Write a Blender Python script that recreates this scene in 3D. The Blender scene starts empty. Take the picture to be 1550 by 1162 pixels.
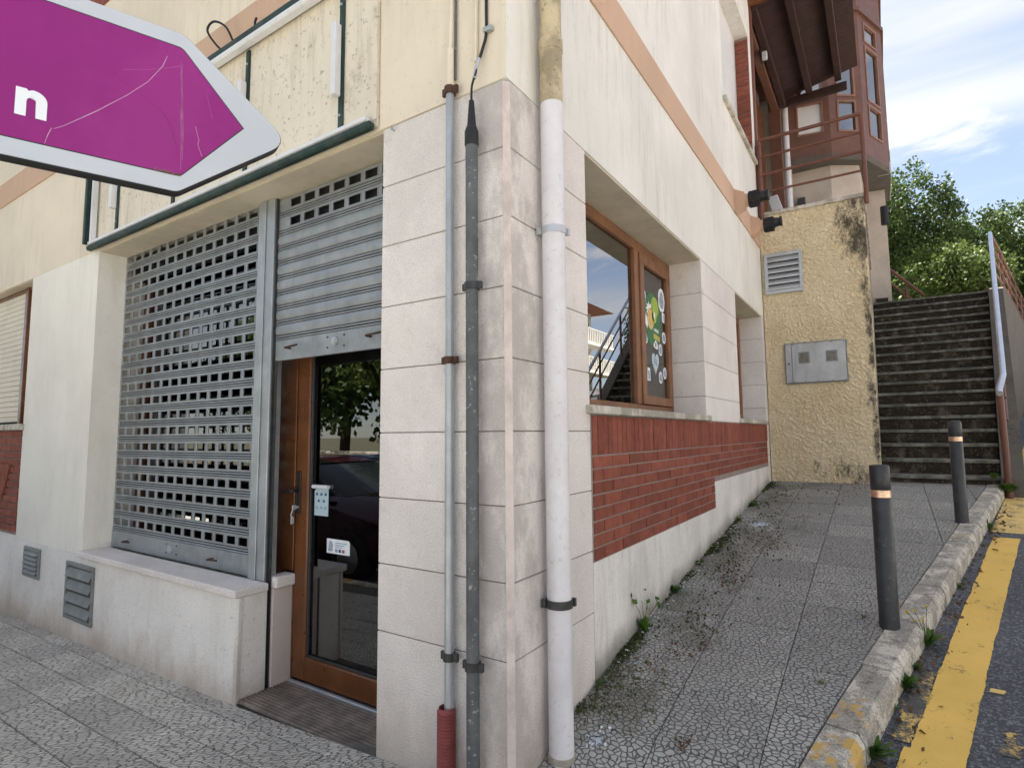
import bpy, bmesh, math, random
from mathutils import Vector, Matrix, noise as mnoise
R = math.radians
random.seed(7)
sc = bpy.context.scene
col = sc.collection

# ------------------------------------------------------------------ camera
CAM = Vector((1.260, -1.9005, 1.43))
yaw, pit, rol = R(-33.2645), R(5.1373), R(-0.5021)
fw = Vector((math.sin(yaw)*math.cos(pit), math.cos(yaw)*math.cos(pit), math.sin(pit)))
rt = Vector((math.cos(yaw), -math.sin(yaw), 0)); up = rt.cross(fw)
rt2 = rt*math.cos(rol)+up*math.sin(rol); up2 = -rt*math.sin(rol)+up*math.cos(rol)
cd = bpy.data.cameras.new('camera'); cam = bpy.data.objects.new('camera', cd); col.objects.link(cam)
cam.matrix_world = Matrix(((rt2.x, up2.x, -fw.x, CAM.x), (rt2.y, up2.y, -fw.y, CAM.y), (rt2.z, up2.z, -fw.z, CAM.z), (0, 0, 0, 1)))
cd.sensor_width = 36; cd.lens = 855.95/1550*36; cd.clip_start = .02; cd.clip_end = 3000
sc.camera = cam

# ------------------------------------------------------------------ sky, sun, exposure
SUN_AZ = R(-55)          # from +Y towards +X
SUN_EL = R(60)
w = bpy.data.worlds.new('World'); sc.world = w; w.use_nodes = True
nt = w.node_tree; nt.nodes.clear()
def wn(t, **k):
    n = nt.nodes.new(t)
    for a, b in k.items(): setattr(n, a, b)
    return n
sky = wn('ShaderNodeTexSky', sky_type='NISHITA', sun_disc=False, sun_elevation=SUN_EL, sun_rotation=SUN_AZ, altitude=100, air_density=.8, dust_density=.3, ozone_density=2.0)
tc = wn('ShaderNodeTexCoord')
sx = wn('ShaderNodeSeparateXYZ'); nt.links.new(tc.outputs['Generated'], sx.inputs[0])
zz = wn('ShaderNodeMath', operation='MAXIMUM'); nt.links.new(sx.outputs[2], zz.inputs[0]); zz.inputs[1].default_value = .0
za = wn('ShaderNodeMath', operation='ADD'); nt.links.new(zz.outputs[0], za.inputs[0]); za.inputs[1].default_value = .12
dv = wn('ShaderNodeVectorMath', operation='DIVIDE'); nt.links.new(tc.outputs['Generated'], dv.inputs[0])
cb = wn('ShaderNodeCombineXYZ')
for i in range(3): nt.links.new(za.outputs[0], cb.inputs[i])
nt.links.new(cb.outputs[0], dv.inputs[1])
def cloud(scale, sclx, scly, rot, lo, hi, det, loc=(0, 0, 0)):
    mp = wn('ShaderNodeMapping'); mp.inputs['Rotation'].default_value = (0, 0, rot); mp.inputs['Scale'].default_value = (sclx, scly, 0); mp.inputs['Location'].default_value = loc
    nt.links.new(dv.outputs[0], mp.inputs[0])
    no = wn('ShaderNodeTexNoise'); no.inputs['Scale'].default_value = scale; no.inputs['Detail'].default_value = det; no.inputs['Roughness'].default_value = .55; no.inputs['Distortion'].default_value = .3
    nt.links.new(mp.outputs[0], no.inputs['Vector'])
    mr = wn('ShaderNodeMapRange', interpolation_type='SMOOTHSTEP'); nt.links.new(no.outputs[0], mr.inputs[0]); mr.inputs[1].default_value = lo; mr.inputs[2].default_value = hi
    return mr
c1 = cloud(1.1, .5, 1.9, R(-28), .36, .74, 5)                 # high streaks
c2 = cloud(2.6, .9, 1.5, R(-28), .54, .70, 9, (3.1, 1.7, 0))   # broken cumulus
mxc = wn('ShaderNodeMath', operation='MAXIMUM'); nt.links.new(c1.outputs[0], mxc.inputs[0]); nt.links.new(c2.outputs[0], mxc.inputs[1])
mul = wn('ShaderNodeMapRange'); nt.links.new(mxc.outputs[0], mul.inputs[0]); mul.inputs[3].default_value = .26; mul.inputs[4].default_value = .88
mix = wn('ShaderNodeMix', data_type='RGBA'); nt.links.new(mul.outputs[0], mix.inputs[0]); nt.links.new(sky.outputs[0], mix.inputs[6]); mix.inputs[7].default_value = (4.9, 4.9, 4.9, 1)
bg = wn('ShaderNodeBackground'); bg.inputs[1].default_value = .05; nt.links.new(mix.outputs[2], bg.inputs[0])
wo = wn('ShaderNodeOutputWorld'); nt.links.new(bg.outputs[0], wo.inputs[0])

sl = bpy.data.lights.new('sun', 'SUN'); sl.energy = 5.0; sl.angle = R(.6); sl.color = (1, .95, .86)
so = bpy.data.objects.new('sun', sl); col.objects.link(so)
sdir = Vector((math.sin(SUN_AZ)*math.cos(SUN_EL), math.cos(SUN_AZ)*math.cos(SUN_EL), math.sin(SUN_EL)))
so.rotation_euler = sdir.to_track_quat('Z', 'Y').to_euler(); so.location = (0, 0, 30)
vs = sc.view_settings; vs.view_transform = 'Standard'; vs.look = 'None'; vs.gamma = 1; vs.use_curve_mapping = False
vs.exposure = 2.25
sc.render.resolution_x = 1024; sc.render.resolution_y = 767

# ------------------------------------------------------------------ materials
MT = {}
def nodes(name):
    m = bpy.data.materials.new(name); m.use_nodes = True; t = m.node_tree; t.nodes.clear()
    out = t.nodes.new('ShaderNodeOutputMaterial'); p = t.nodes.new('ShaderNodeBsdfPrincipled'); t.links.new(p.outputs[0], out.inputs[0])
    MT[name] = m
    def N(ty, **k):
        n = t.nodes.new(ty)
        for a, b in k.items(): setattr(n, a, b)
        return n
    return m, t, p, N, out
def c4(c): return (c[0], c[1], c[2], 1)
def noise_n(t, N, vec, scale, det=5, rough=.6, dist=0):
    n = N('ShaderNodeTexNoise'); n.inputs['Scale'].default_value = scale; n.inputs['Detail'].default_value = det; n.inputs['Roughness'].default_value = rough; n.inputs['Distortion'].default_value = dist
    t.links.new(vec, n.inputs['Vector']); return n.outputs[0]
def mapping(t, N, vec, scale=(1, 1, 1), loc=(0, 0, 0), rot=(0, 0, 0)):
    n = N('ShaderNodeMapping'); n.inputs['Scale'].default_value = scale; n.inputs['Location'].default_value = loc; n.inputs['Rotation'].default_value = rot
    t.links.new(vec, n.inputs[0]); return n.outputs[0]
def ramp(t, N, v, lo, hi, a=0., b=1.):
    n = N('ShaderNodeMapRange', interpolation_type='SMOOTHSTEP'); t.links.new(v, n.inputs[0])
    n.inputs[1].default_value = lo; n.inputs[2].default_value = hi; n.inputs[3].default_value = a; n.inputs[4].default_value = b
    return n.outputs[0]
def mathn(t, N, op, a, b):
    n = N('ShaderNodeMath', operation=op)
    for i, x in enumerate((a, b)):
        if isinstance(x, (int, float)): n.inputs[i].default_value = x
        else: t.links.new(x, n.inputs[i])
    return n.outputs[0]
def mixc(t, N, fac, a, b, mode='MIX'):
    n = N('ShaderNodeMix', data_type='RGBA', blend_type=mode)
    for i, x in ((0, fac), (6, a), (7, b)):
        if isinstance(x, (int, float)): n.inputs[i].default_value = x
        elif isinstance(x, tuple): n.inputs[i].default_value = c4(x)
        else: t.links.new(x, n.inputs[i])
    return n.outputs[2]
def bumpn(t, N, p, h, strength, dist):
    b = N('ShaderNodeBump'); b.inputs['Strength'].default_value = strength; b.inputs['Distance'].default_value = dist
    t.links.new(h, b.inputs['Height']); t.links.new(b.outputs[0], p.inputs['Normal'])
def mat(name, c, rough=.8, var=.12, scl=2.5, bump=0, bsc=150, bdist=.004, metal=0, rnd=0, streak=0, streakcol=(.18, .15, .12), dirt=0, dirtcol=(.16, .13, .09), dirtsc=1.4, dlo=.5, dhi=.72, base=None, speck=0, speckcol=(.05, .045, .04), speclvl=.5, rvar=0, grain=0, gsc=170, corner=0):
    """colour with soft variation, streaks, blotches and stains and contact shade near a given height, plus fine relief"""
    m, t, p, N, out = nodes(name)
    g = N('ShaderNodeNewGeometry').outputs['Position']
    n1 = noise_n(t, N, g, scl, 6)
    lo = tuple(x*(1-var) for x in c); hi = tuple(min(1, x*(1+var)) for x in c)
    cc = mixc(t, N, ramp(t, N, n1, .3, .7), lo, hi)
    if rnd:
        r = N('ShaderNodeObjectInfo').outputs['Random']
        cc = mixc(t, N, 1.0, cc, mixc(t, N, r, (1-rnd,)*3, (1+rnd,)*3), 'MULTIPLY')
    if streak:
        s = noise_n(t, N, mapping(t, N, g, (7, 7, .8)), 1.9, 8, .75, .4)
        big = noise_n(t, N, g, .9, 3)
        f = mathn(t, N, 'MULTIPLY', ramp(t, N, s, .46, .66), ramp(t, N, big, .34, .62))
        cc = mixc(t, N, mathn(t, N, 'MULTIPLY', f, streak), cc, streakcol)
    if dirt:
        d = noise_n(t, N, mapping(t, N, g, (1, 1, .7), (3.3, 1.2, 5)), dirtsc, 8, .7)
        cc = mixc(t, N, mathn(t, N, 'MULTIPLY', ramp(t, N, d, dlo-.07, dhi-.10), dirt), cc, dirtcol)
    if speck:
        d = noise_n(t, N, g, 38, 3, .6)
        cc = mixc(t, N, mathn(t, N, 'MULTIPLY', ramp(t, N, d, .60, .69), speck), cc, speckcol)
    if grain:
        gn = ramp(t, N, noise_n(t, N, g, gsc, 2, .7), .28, .72)
        cc = mixc(t, N, 1., cc, mixc(t, N, gn, (1-grain,)*3, (1+grain,)*3), 'MULTIPLY')
    if corner:   # grime gathered along the exposed arris
        z = N('ShaderNodeSeparateXYZ'); t.links.new(g, z.inputs[0])
        dd = mathn(t, N, 'SUBTRACT', z.outputs[1], z.outputs[0])
        wob = noise_n(t, N, mapping(t, N, g, (1, 1, .6), (2, 8, 1)), 4.5, 7, .7)
        f = ramp(t, N, mathn(t, N, 'ADD', wob, ramp(t, N, dd, .0, .42, .17, -.06)), .52, .72)
        cc = mixc(t, N, mathn(t, N, 'MULTIPLY', f, corner), cc, (.42, .37, .34))
    if base:   # irregular damp / splash stains, on plinths also painted contact shade: (z0, z1, strength, colour)
        z = N('ShaderNodeSeparateXYZ'); t.links.new(g, z.inputs[0])
        yr = mathn(t, N, 'MULTIPLY', z.outputs[1], base[4] if len(base) > 4 else 0)
        hz = mathn(t, N, 'SUBTRACT', z.outputs[2], yr)
        wob = noise_n(t, N, mapping(t, N, g, (1, 1, .5)), 3.2, 7, .7)
        hz2 = mathn(t, N, 'SUBTRACT', hz, mathn(t, N, 'MULTIPLY', wob, (base[1]-base[0])*1.6))
        f = ramp(t, N, hz2, base[0]-(base[1]-base[0])*.9, base[0]+.02, 1, 0)
        cc = mixc(t, N, mathn(t, N, 'MULTIPLY', f, base[2]), cc, base[3])
    t.links.new(cc, p.inputs['Base Color'])
    p.inputs['Metallic'].default_value = metal; p.inputs['Specular IOR Level'].default_value = speclvl
    if rvar:
        t.links.new(ramp(t, N, noise_n(t, N, g, 9, 5), .3, .7, rough-rvar, rough+rvar), p.inputs['Roughness'])
    else: p.inputs['Roughness'].default_value = rough
    if bump:
        bumpn(t, N, p, noise_n(t, N, g, bsc, 4, .6), bump, bdist)
    return m

mat('plaster_left', (.80, .70, .55), .9, .09, .7, .5, 220, .002, streak=.25, streakcol=(.42, .34, .24), dirt=.15, dirtcol=(.5, .42, .31), dirtsc=.7, speck=.12)
mat('plaster_right', (.82, .785, .715), .9, .08, .7, .5, 220, .002, streak=.36, streakcol=(.40, .37, .32), dirt=.2, dirtcol=(.56, .53, .47), dirtsc=.6, speck=.1)
mat('plaster_pier', (.88, .835, .74), .9, .05, .8, .4, 220, .002, streak=.10, dirt=.2, dirtcol=(.6, .55, .46), speck=.08)
mat('sign_panel_plaster', (.76, .68, .545), .9, .06, 1.2, .5, 180, .002, streak=.6, streakcol=(.45, .38, .28), dirt=.5, dirtcol=(.36, .30, .22), dirtsc=3.5, dlo=.62, dhi=.78, speck=.5, speckcol=(.2, .16, .11))
mat('band', (.60, .40, .275), .85, .06, 1.2, .3, 200, .002, streak=.25, streakcol=(.45, .28, .18))
mat('soffit', (.62, .55, .42), .9, .08, 2, .3, 200, .002, dirt=.4, dirtcol=(.42, .36, .26), dirtsc=2.5)
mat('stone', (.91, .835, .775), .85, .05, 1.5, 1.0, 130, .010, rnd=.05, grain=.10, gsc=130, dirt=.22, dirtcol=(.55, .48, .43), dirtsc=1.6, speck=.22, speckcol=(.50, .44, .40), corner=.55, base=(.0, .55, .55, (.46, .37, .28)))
mat('stone_reveal', (.66, .56, .50), .85, .06, 1.5, .7, 110, .005, rnd=.06, dirt=.3, dirtcol=(.45, .38, .32), speck=.3, speckcol=(.45, .38, .33))
mat('joint', (.20, .155, .13), .9, .1, 5)
mat('plinth', (.88, .835, .775), .85, .06, 1.6, .8, 120, .007, grain=.08, streak=.15, streakcol=(.50, .44, .36), dirt=.28, dirtcol=(.58, .51, .43), dirtsc=2.2, dlo=.54, dhi=.74, base=(-.16, .26, .7, (.42, .31, .21)), speck=.3, speckcol=(.4, .36, .31))  # brown foot stain, deepened to paint contact shade at the ground
mat('plinth_right', (.84, .80, .735), .85, .06, 1.6, .8, 120, .007, grain=.08, streak=.3, streakcol=(.42, .38, .32), dirt=.4, dirtcol=(.55, .51, .45), dirtsc=1.7, dlo=.5, dhi=.68, base=(.17, .34, .8, (.17, .155, .12), .105), speck=.3, speckcol=(.4, .36, .31))  # dark foot is part stain, part contact shadow painted into the colour
mat('brick', (.255, .078, .05), .85, .18, 14, .6, 160, .003, rnd=.2, grain=.1, dirt=.3, dirtcol=(.22, .05, .04), dirtsc=6, speclvl=.25)
mat('mortar', (.30, .235, .21), .95, .12, 10, .6, 150, .004)
mat('sill', (.62, .57, .49), .85, .1, 4, .6, 130, .004, streak=.4, dirt=.7, dirtcol=(.24, .21, .16), dirtsc=5, dlo=.48, dhi=.68)
mat('galv', (.44, .46, .47), .48, .12, 7, .12, 60, .001, .55, rnd=.05, streak=.35, streakcol=(.22, .235, .245), rvar=.08)
mat('galv_shutter', (.36, .38, .39), .50, .10, 9, .12, 60, .001, .45, rnd=.04, streak=.4, streakcol=(.26, .275, .285), dirt=.35, dirtcol=(.22, .225, .23), dirtsc=7, rvar=.08)
mat('rust', (.075, .035, .022), .85, .35, 30, .5, 90, .003)
mat('dark_steel', (.06, .06, .06), .5, .2, 20, .2, 90, .002, .4)
mat('wood', (.145, .05, .014), .34, .22, 6, .15, 120, .001, streak=.6, streakcol=(.10, .035, .012), rvar=.08)
mat('wood_window', (.225, .098, .042), .5, .2, 6, .15, 120, .001, streak=.5, streakcol=(.11, .045, .018), rvar=.08)
mat('dark_wood', (.045, .018, .014), .6, .25, 6, .3, 90, .003, streak=.4, streakcol=(.02, .008, .006))
mat('bay_frame', (.26, .125, .075), .45, .12, 6)
mat('bay_wood', (.155, .068, .042), .5, .14, 5, .2, 90, .002, streak=.35, streakcol=(.08, .03, .022))
mat('green_paint', (.008, .030, .023), .6, .25, 9, .2, 90, .001, dirt=.3, dirtcol=(.10, .11, .09), dirtsc=8)
mat('white_plastic', (.74, .74, .75), .45, .05, 4, 0, streak=.25, streakcol=(.45, .43, .40))
mat('white_pipe', (.76, .735, .745), .42, .04, 4, .05, 90, .001, speck=.35, speckcol=(.45, .42, .38), dirt=.22, dirtcol=(.48, .44, .42), dirtsc=6)
mat('cream_pipe', (.60, .49, .315), .7, .12, 8, .2, 90, .002, dirt=.8, dirtcol=(.26, .22, .14), dirtsc=7, dlo=.45, dhi=.7, speck=.5)
mat('conduit_grey', (.085, .088, .092), .55, .25, 6, .25, 120, .002, speck=.9, speckcol=(.36, .36, .35), dirt=.35, dirtcol=(.18, .18, .18), dirtsc=9, rvar=.1)
mat('black_rubber', (.012, .012, .013), .55, .2, 20)
mat('red_sleeve', (.24, .055, .05), .6, .15, 15, .1, 120, .001)
mat('threshold', (.24, .19, .155), .8, .25, 12, .4, 120, .003, dirt=.4, dirtcol=(.06, .05, .045), dirtsc=6)
mat('blind', (.70, .62, .50), .55, .05, 3, 0, streak=.2, streakcol=(.4, .36, .3))
mat('blind_white', (.74, .73, .71), .5, .04, 3)
mat('bollard', (.026, .028, .031), .42, .25, 14, .12, 60, .001, speck=.45, speckcol=(.10, .10, .10), dirt=.3, dirtcol=(.06, .06, .062), dirtsc=7, rvar=.08)
mat('bollard_ring', (.70, .48, .33), .3, .25, 40, metal=.7)
mat('rail_brown', (.155, .058, .036), .45, .15, 8, .1, 80, .001)
mat('rail_galv', (.62, .66, .72), .32, .06, 6, metal=.75)
mat('aluminium', (.52, .54, .56), .42, .08, 6, metal=.5, streak=.3, streakcol=(.3, .3, .3))
mat('meter_panel', (.50, .51, .52), .5, .10, 5, metal=.25, streak=.6, streakcol=(.30, .29, .28), dirt=.4, dirtcol=(.34, .33, .31), dirtsc=5)
mat('meter_window', (.16, .14, .11), .25, .2, 20)
mat('vent_grey', (.22, .235, .225), .6, .12, 8, .2, 90, .002, dirt=.4, dirtcol=(.13, .13, .12), dirtsc=8)
mat('concrete_step', (.13, .108, .083), .95, .35, 11, 1., 50, .012, dirt=.8, dirtcol=(.022, .017, .013), dirtsc=7, dlo=.42, dhi=.6, speck=.75, speckcol=(.20, .18, .15), speclvl=.15)
mat('nosing', (.24, .235, .20), .92, .2, 12, .9, 80, .006, grain=.2, gsc=90, dirt=.75, dirtcol=(.06, .06, .042), dirtsc=6, dlo=.45, dhi=.68)
mat('concrete_wall', (.125, .107, .085), .92, .15, 3, .8, 60, .008, streak=.9, streakcol=(.055, .05, .045), dirt=.5, dirtcol=(.12, .11, .09), dirtsc=2.5)
mat('tower_stucco', (.58, .50, .42), .95, .08, 2, 1.0, 45, .015, dirt=.35, dirtcol=(.38, .33, .28), dirtsc=1.5, speck=.35, speckcol=(.36, .31, .26))
mat('sign_purple', (.265, .014, .185), .42, .05, 3, 0, dirt=.4, dirtcol=(.33, .035, .235), dirtsc=4, speclvl=.35)
mat('sign_crease', (.15, .012, .10), .5, .1, 9)
mat('sign_grime', (.16, .13, .06), .9, .3, 60)
mat('sign_white', (.53, .565, .62), .45, .05, 5, dirt=.25, dirtcol=(.50, .52, .54), dirtsc=7)
mat('sign_scuff', (.40, .10, .30), .6, .2, 30)
mat('sign_scratch', (.55, .30, .48), .6, .2, 30)
mat('sign_letter', (.80, .83, .87), .5, .03, 5)
mat('earth', (.07, .06, .035), .95, .3, 1, .6, 30, .02, dirt=.6, dirtcol=(.05, .075, .02), dirtsc=.8)
mat('bark', (.09, .065, .045), .95, .3, 12, .8, 40, .02)
mat('rock_wall', (.30, .25, .18), .95, .25, 3, 1., 14, .05, dirt=.5, dirtcol=(.12, .10, .07), dirtsc=3)
mat('house_white', (.75, .72, .66), .9, .05, 1)
mat('bounce_house_grey', (.56, .55, .53), .9, .05, 1)
mat('roof_tile', (.26, .11, .07), .9, .2, 5, .5, 30, .02)
mat('glass_dark', (.02, .025, .03), .08, .1, 3)
mat('car_red', (.035, .005, .012), .18, .05, 3)
mat('car_blue', (.012, .02, .05), .18, .05, 3)
mat('tyre', (.015, .015, .015), .8, .1, 20)
mat('rim', (.4, .41, .42), .3, .05, 5, metal=.8)
mat('lamp_glass', (.7, .7, .7), .15, .05, 5)
mat('paper_white', (.80, .82, .86), .7, .04, 20)
mat('paper_blue', (.46, .58, .62), .6, .06, 20)
mat('ink', (.06, .10, .25), .7, .2, 60)
mat('ink_red', (.45, .10, .07), .7, .2, 60)
mat('ink_grey', (.30, .36, .42), .7, .5, 120)
mat('poster_green', (.03, .15, .05), .5, .08, 8)
mat('fruit_green', (.33, .46, .05), .5, .3, 60)
mat('fruit_gold', (.66, .43, .16), .5, .25, 60)
mat('poster_yellow', (.62, .52, .10), .5, .1, 30)
mat('interior', (.30, .28, .25), .9, .1, 1)
mat('interior_floor', (.34, .34, .32), .5, .1, 3)
mat('flake', (.72, .76, .82), .8, .1, 30)

def leafmat(name, a, b, tr=.35):
    m, t, p, N, out = nodes(name)
    g = N('ShaderNodeNewGeometry'); 
    n = noise_n(t, N, g.outputs['Position'], 1.3, 3)
    r = g.outputs['Random Per Island']
    f = mathn(t, N, 'ADD', mathn(t, N, 'MULTIPLY', r, .6), mathn(t, N, 'MULTIPLY', ramp(t, N, n, .35, .65), .4))
    cc = mixc(t, N, f, a, b)
    t.links.new(cc, p.inputs['Base Color']); p.inputs['Roughness'].default_value = .55; p.inputs['Specular IOR Level'].default_value = .25
    ts = N('ShaderNodeBsdfTranslucent'); t.links.new(cc, ts.inputs[0])
    ms = N('ShaderNodeMixShader'); ms.inputs[0].default_value = tr
    t.links.new(p.outputs[0], ms.inputs[1]); t.links.new(ts.outputs[0], ms.inputs[2]); t.links.new(ms.outputs[0], out.inputs[0])
leafmat('leaf_mid', (.024, .05, .013), (.088, .13, .035))
leafmat('leaf_light', (.042, .075, .016), (.135, .175, .045))
leafmat('leaf_dark', (.018, .038, .014), (.065, .095, .03))
leafmat('weed_leaf', (.05, .12, .02), (.12, .21, .04), .25)
leafmat('moss_leaf', (.045, .055, .018), (.10, .115, .035), .15)
leafmat('dry_leaf', (.09, .05, .025), (.20, .13, .07), .2)
leafmat('petal_yellow', (.7, .5, .02), (.85, .7, .05), .2)
leafmat('petal_white', (.7, .7, .68), (.85, .85, .82), .2)

def glassmat(name, ior, tint, rough=.0):
    m, t, p, N, out = nodes(name)
    tr = N('ShaderNodeBsdfTransparent'); tr.inputs[0].default_value = c4(tint)
    gl = N('ShaderNodeBsdfGlossy'); gl.inputs['Roughness'].default_value = rough; gl.inputs[0].default_value = (1, 1, 1, 1)
    fr = N('ShaderNodeFresnel'); fr.inputs[0].default_value = ior
    ms = N('ShaderNodeMixShader'); t.links.new(fr.outputs[0], ms.inputs[0]); t.links.new(tr.outputs[0], ms.inputs[1]); t.links.new(gl.outputs[0], ms.inputs[2]); t.links.new(ms.outputs[0], out.inputs[0])
glassmat('glass', 2.3, (.7, .73, .73))
glassmat('glass_side', 4.6, (.7, .73, .73))
glassmat('glass_bay', 3.4, (.35, .38, .40), .02)

def pavermat(name, stretch, rotz, cell, tint, moss, dist=.032, gcol=(.10, .097, .09)):
    m, t, p, N, out = nodes(name)
    g = N('ShaderNodeNewGeometry').outputs['Position']
    s = N('ShaderNodeSeparateXYZ'); t.links.new(g, s.inputs[0])
    wv = N('ShaderNodeTexNoise'); wv.inputs['Scale'].default_value = 22; wv.inputs['Detail'].default_value = 3; t.links.new(g, wv.inputs['Vector'])
    off = N('ShaderNodeVectorMath', operation='MULTIPLY_ADD'); t.links.new(wv.outputs['Color'], off.inputs[0]); off.inputs[1].default_value = (dist, dist, 0); t.links.new(g, off.inputs[2])
    flat = N('ShaderNodeVectorMath', operation='MULTIPLY'); t.links.new(off.outputs[0], flat.inputs[0]); flat.inputs[1].default_value = (1, 1, 0)
    v = mapping(t, N, mapping(t, N, flat.outputs[0], (1, 1, 1), (0, 0, 0), (0, 0, rotz)), (1, stretch, 1))
    vo = N('ShaderNodeTexVoronoi', voronoi_dimensions='2D', feature='DISTANCE_TO_EDGE'); vo.inputs['Scale'].default_value = 1/cell; vo.inputs['Randomness'].default_value = .95; t.links.new(v, vo.inputs['Vector'])
    vc = N('ShaderNodeTexVoronoi', voronoi_dimensions='2D', feature='F1'); vc.inputs['Scale'].default_value = 1/cell; vc.inputs['Randomness'].default_value = .95; t.links.new(v, vc.inputs['Vector'])
    gw = noise_n(t, N, g, 30, 3, .6)
    e = ramp(t, N, mathn(t, N, 'ADD', vo.outputs['Distance'], mathn(t, N, 'MULTIPLY', mathn(t, N, 'SUBTRACT', gw, .5), .22)), .0, .16)
    sepc = N('ShaderNodeSeparateColor'); t.links.new(vc.outputs['Color'], sepc.inputs[0])
    fine = noise_n(t, N, g, 160, 3, .7)
    big = noise_n(t, N, g, 1.1, 5, .65)
    cellc = mixc(t, N, sepc.outputs[0], tuple(x*.88 for x in tint), tuple(x*1.1 for x in tint))
    cellc = mixc(t, N, ramp(t, N, fine, .3, .75), mixc(t, N, 1., cellc, (.86,)*3, 'MULTIPLY'), cellc)
    r = N('ShaderNodeObjectInfo').outputs['Random']
    cellc = mixc(t, N, 1., cellc, mixc(t, N, r, (.82,)*3, (1.12,)*3), 'MULTIPLY')
    cellc = mixc(t, N, mathn(t, N, 'MULTIPLY', ramp(t, N, big, .45, .7), .5), cellc, tuple(x*.68 for x in tint))
    # grime fills the grooves, in places paler dust
    dust = ramp(t, N, noise_n(t, N, mapping(t, N, g, (1, 1, 1), (5, 2, 0)), 1.7, 3), .55, .68)
    groove = mixc(t, N, mathn(t, N, 'MULTIPLY', dust, moss[1]), gcol, (.52, .49, .43))
    cc = mixc(t, N, e, groove, cellc)
    mo = noise_n(t, N, mapping(t, N, g, (1, .6, 1), (1.3, 7, 0)), 3.0, 7, .7)
    wallx = ramp(t, N, s.outputs[0], .12, .75, 1, 0)
    mf = mathn(t, N, 'MULTIPLY', ramp(t, N, mathn(t, N, 'ADD', mo, mathn(t, N, 'MULTIPLY', wallx, .16)), .60, .72), moss[0])
    cc = mixc(t, N, mf, cc, (.085, .075, .035))
    t.links.new(cc, p.inputs['Base Color']); p.inputs['Roughness'].default_value = .85; p.inputs['Specular IOR Level'].default_value = .35
    h = mathn(t, N, 'ADD', e, mathn(t, N, 'MULTIPLY', fine, .25))
    bumpn(t, N, p, h, .9, .007)
pavermat('paver_left', 2.6, R(-52), .046, (.70, .655, .575), (.1, .4), .016, (.25, .235, .21))
pavermat('paver_right', 1.25, R(10), .0285, (.46, .447, .405), (.4, .12), .032, (.13, .126, .115))
mat('paver_bed', (.12, .115, .10), .95, .2, 10, .5, 60, .005)

def asphaltmat():
    m, t, p, N, out = nodes('asphalt')
    g = N('ShaderNodeNewGeometry').outputs['Position']
    a = noise_n(t, N, g, 130, 3, .7); b = noise_n(t, N, g, 1.2, 5)
    vo = N('ShaderNodeTexVoronoi', feature='F1'); vo.inputs['Scale'].default_value = 110; t.links.new(g, vo.inputs['Vector'])
    sp = N('ShaderNodeSeparateColor'); t.links.new(vo.outputs['Color'], sp.inputs[0])
    cc = mixc(t, N, ramp(t, N, sp.outputs[0], .55, 1), (.065, .068, .074), (.19, .19, .20))
    cc = mixc(t, N, ramp(t, N, b, .35, .7), cc, mixc(t, N, 1., cc, (1.5,)*3, 'MULTIPLY'))
    t.links.new(cc, p.inputs['Base Color']); p.inputs['Roughness'].default_value = .8
    bumpn(t, N, p, mathn(t, N, 'ADD', a, vo.outputs['Distance']), 1., .006)
asphaltmat()
def paintmat(name, paint, under, wear_lo, wear_hi, speck):
    m, t, p, N, out = nodes(name)
    g = N('ShaderNodeNewGeometry').outputs['Position']
    a = noise_n(t, N, g, 7, 8, .75); f = noise_n(t, N, g, 95, 3, .7)
    wear = ramp(t, N, mathn(t, N, 'ADD', a, mathn(t, N, 'MULTIPLY', f, speck)), wear_lo, wear_hi)
    tone = mixc(t, N, ramp(t, N, noise_n(t, N, g, 2.5, 5), .3, .7), tuple(x*.85 for x in paint), paint)
    cc = mixc(t, N, wear, tone, under)
    t.links.new(cc, p.inputs['Base Color']); p.inputs['Roughness'].default_value = .75
    bumpn(t, N, p, mathn(t, N, 'ADD', f, wear), .7, .004)
paintmat('yellow_paint', (.93, .59, .13), (.09, .088, .085), .86, .98, .5)
paintmat('yellow_paint_worn', (.92, .64, .22), (.085, .083, .08), .76, .92, .5)
paintmat('yellow_smear', (.90, .60, .18), (.085, .083, .08), .62, .80, .5)
def kerbmat():
    m, t, p, N, out = nodes('kerb')
    g = N('ShaderNodeNewGeometry').outputs['Position']
    a = noise_n(t, N, g, 6, 8, .75); b = noise_n(t, N, mapping(t, N, g, (1, 1, 1), (4, 4, 4)), 4, 7, .7); f = noise_n(t, N, g, 120, 3, .7)
    s = N('ShaderNodeSeparateXYZ'); t.links.new(g, s.inputs[0])
    cc = mixc(t, N, ramp(t, N, f, .3, .7), (.27, .25, .21), (.52, .48, .41))
    cc = mixc(t, N, ramp(t, N, mathn(t, N, 'ADD', a, mathn(t, N, 'MULTIPLY', f, .25)), .58, .70), cc, (.72, .67, .57))
    near = ramp(t, N, s.outputs[1], .9, 1.6, .10, -.03)
    cc = mixc(t, N, ramp(t, N, mathn(t, N, 'ADD', b, near), .60, .66), cc, (.66, .42, .12))
    cc = mixc(t, N, ramp(t, N, noise_n(t, N, g, 13, 7, .8), .50, .64, 0, .85), cc, (.16, .145, .115))
    t.links.new(cc, p.inputs['Base Color']); p.inputs['Roughness'].default_value = .85
    bumpn(t, N, p, mathn(t, N, 'ADD', f, a), .9, .008)
kerbmat()
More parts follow.
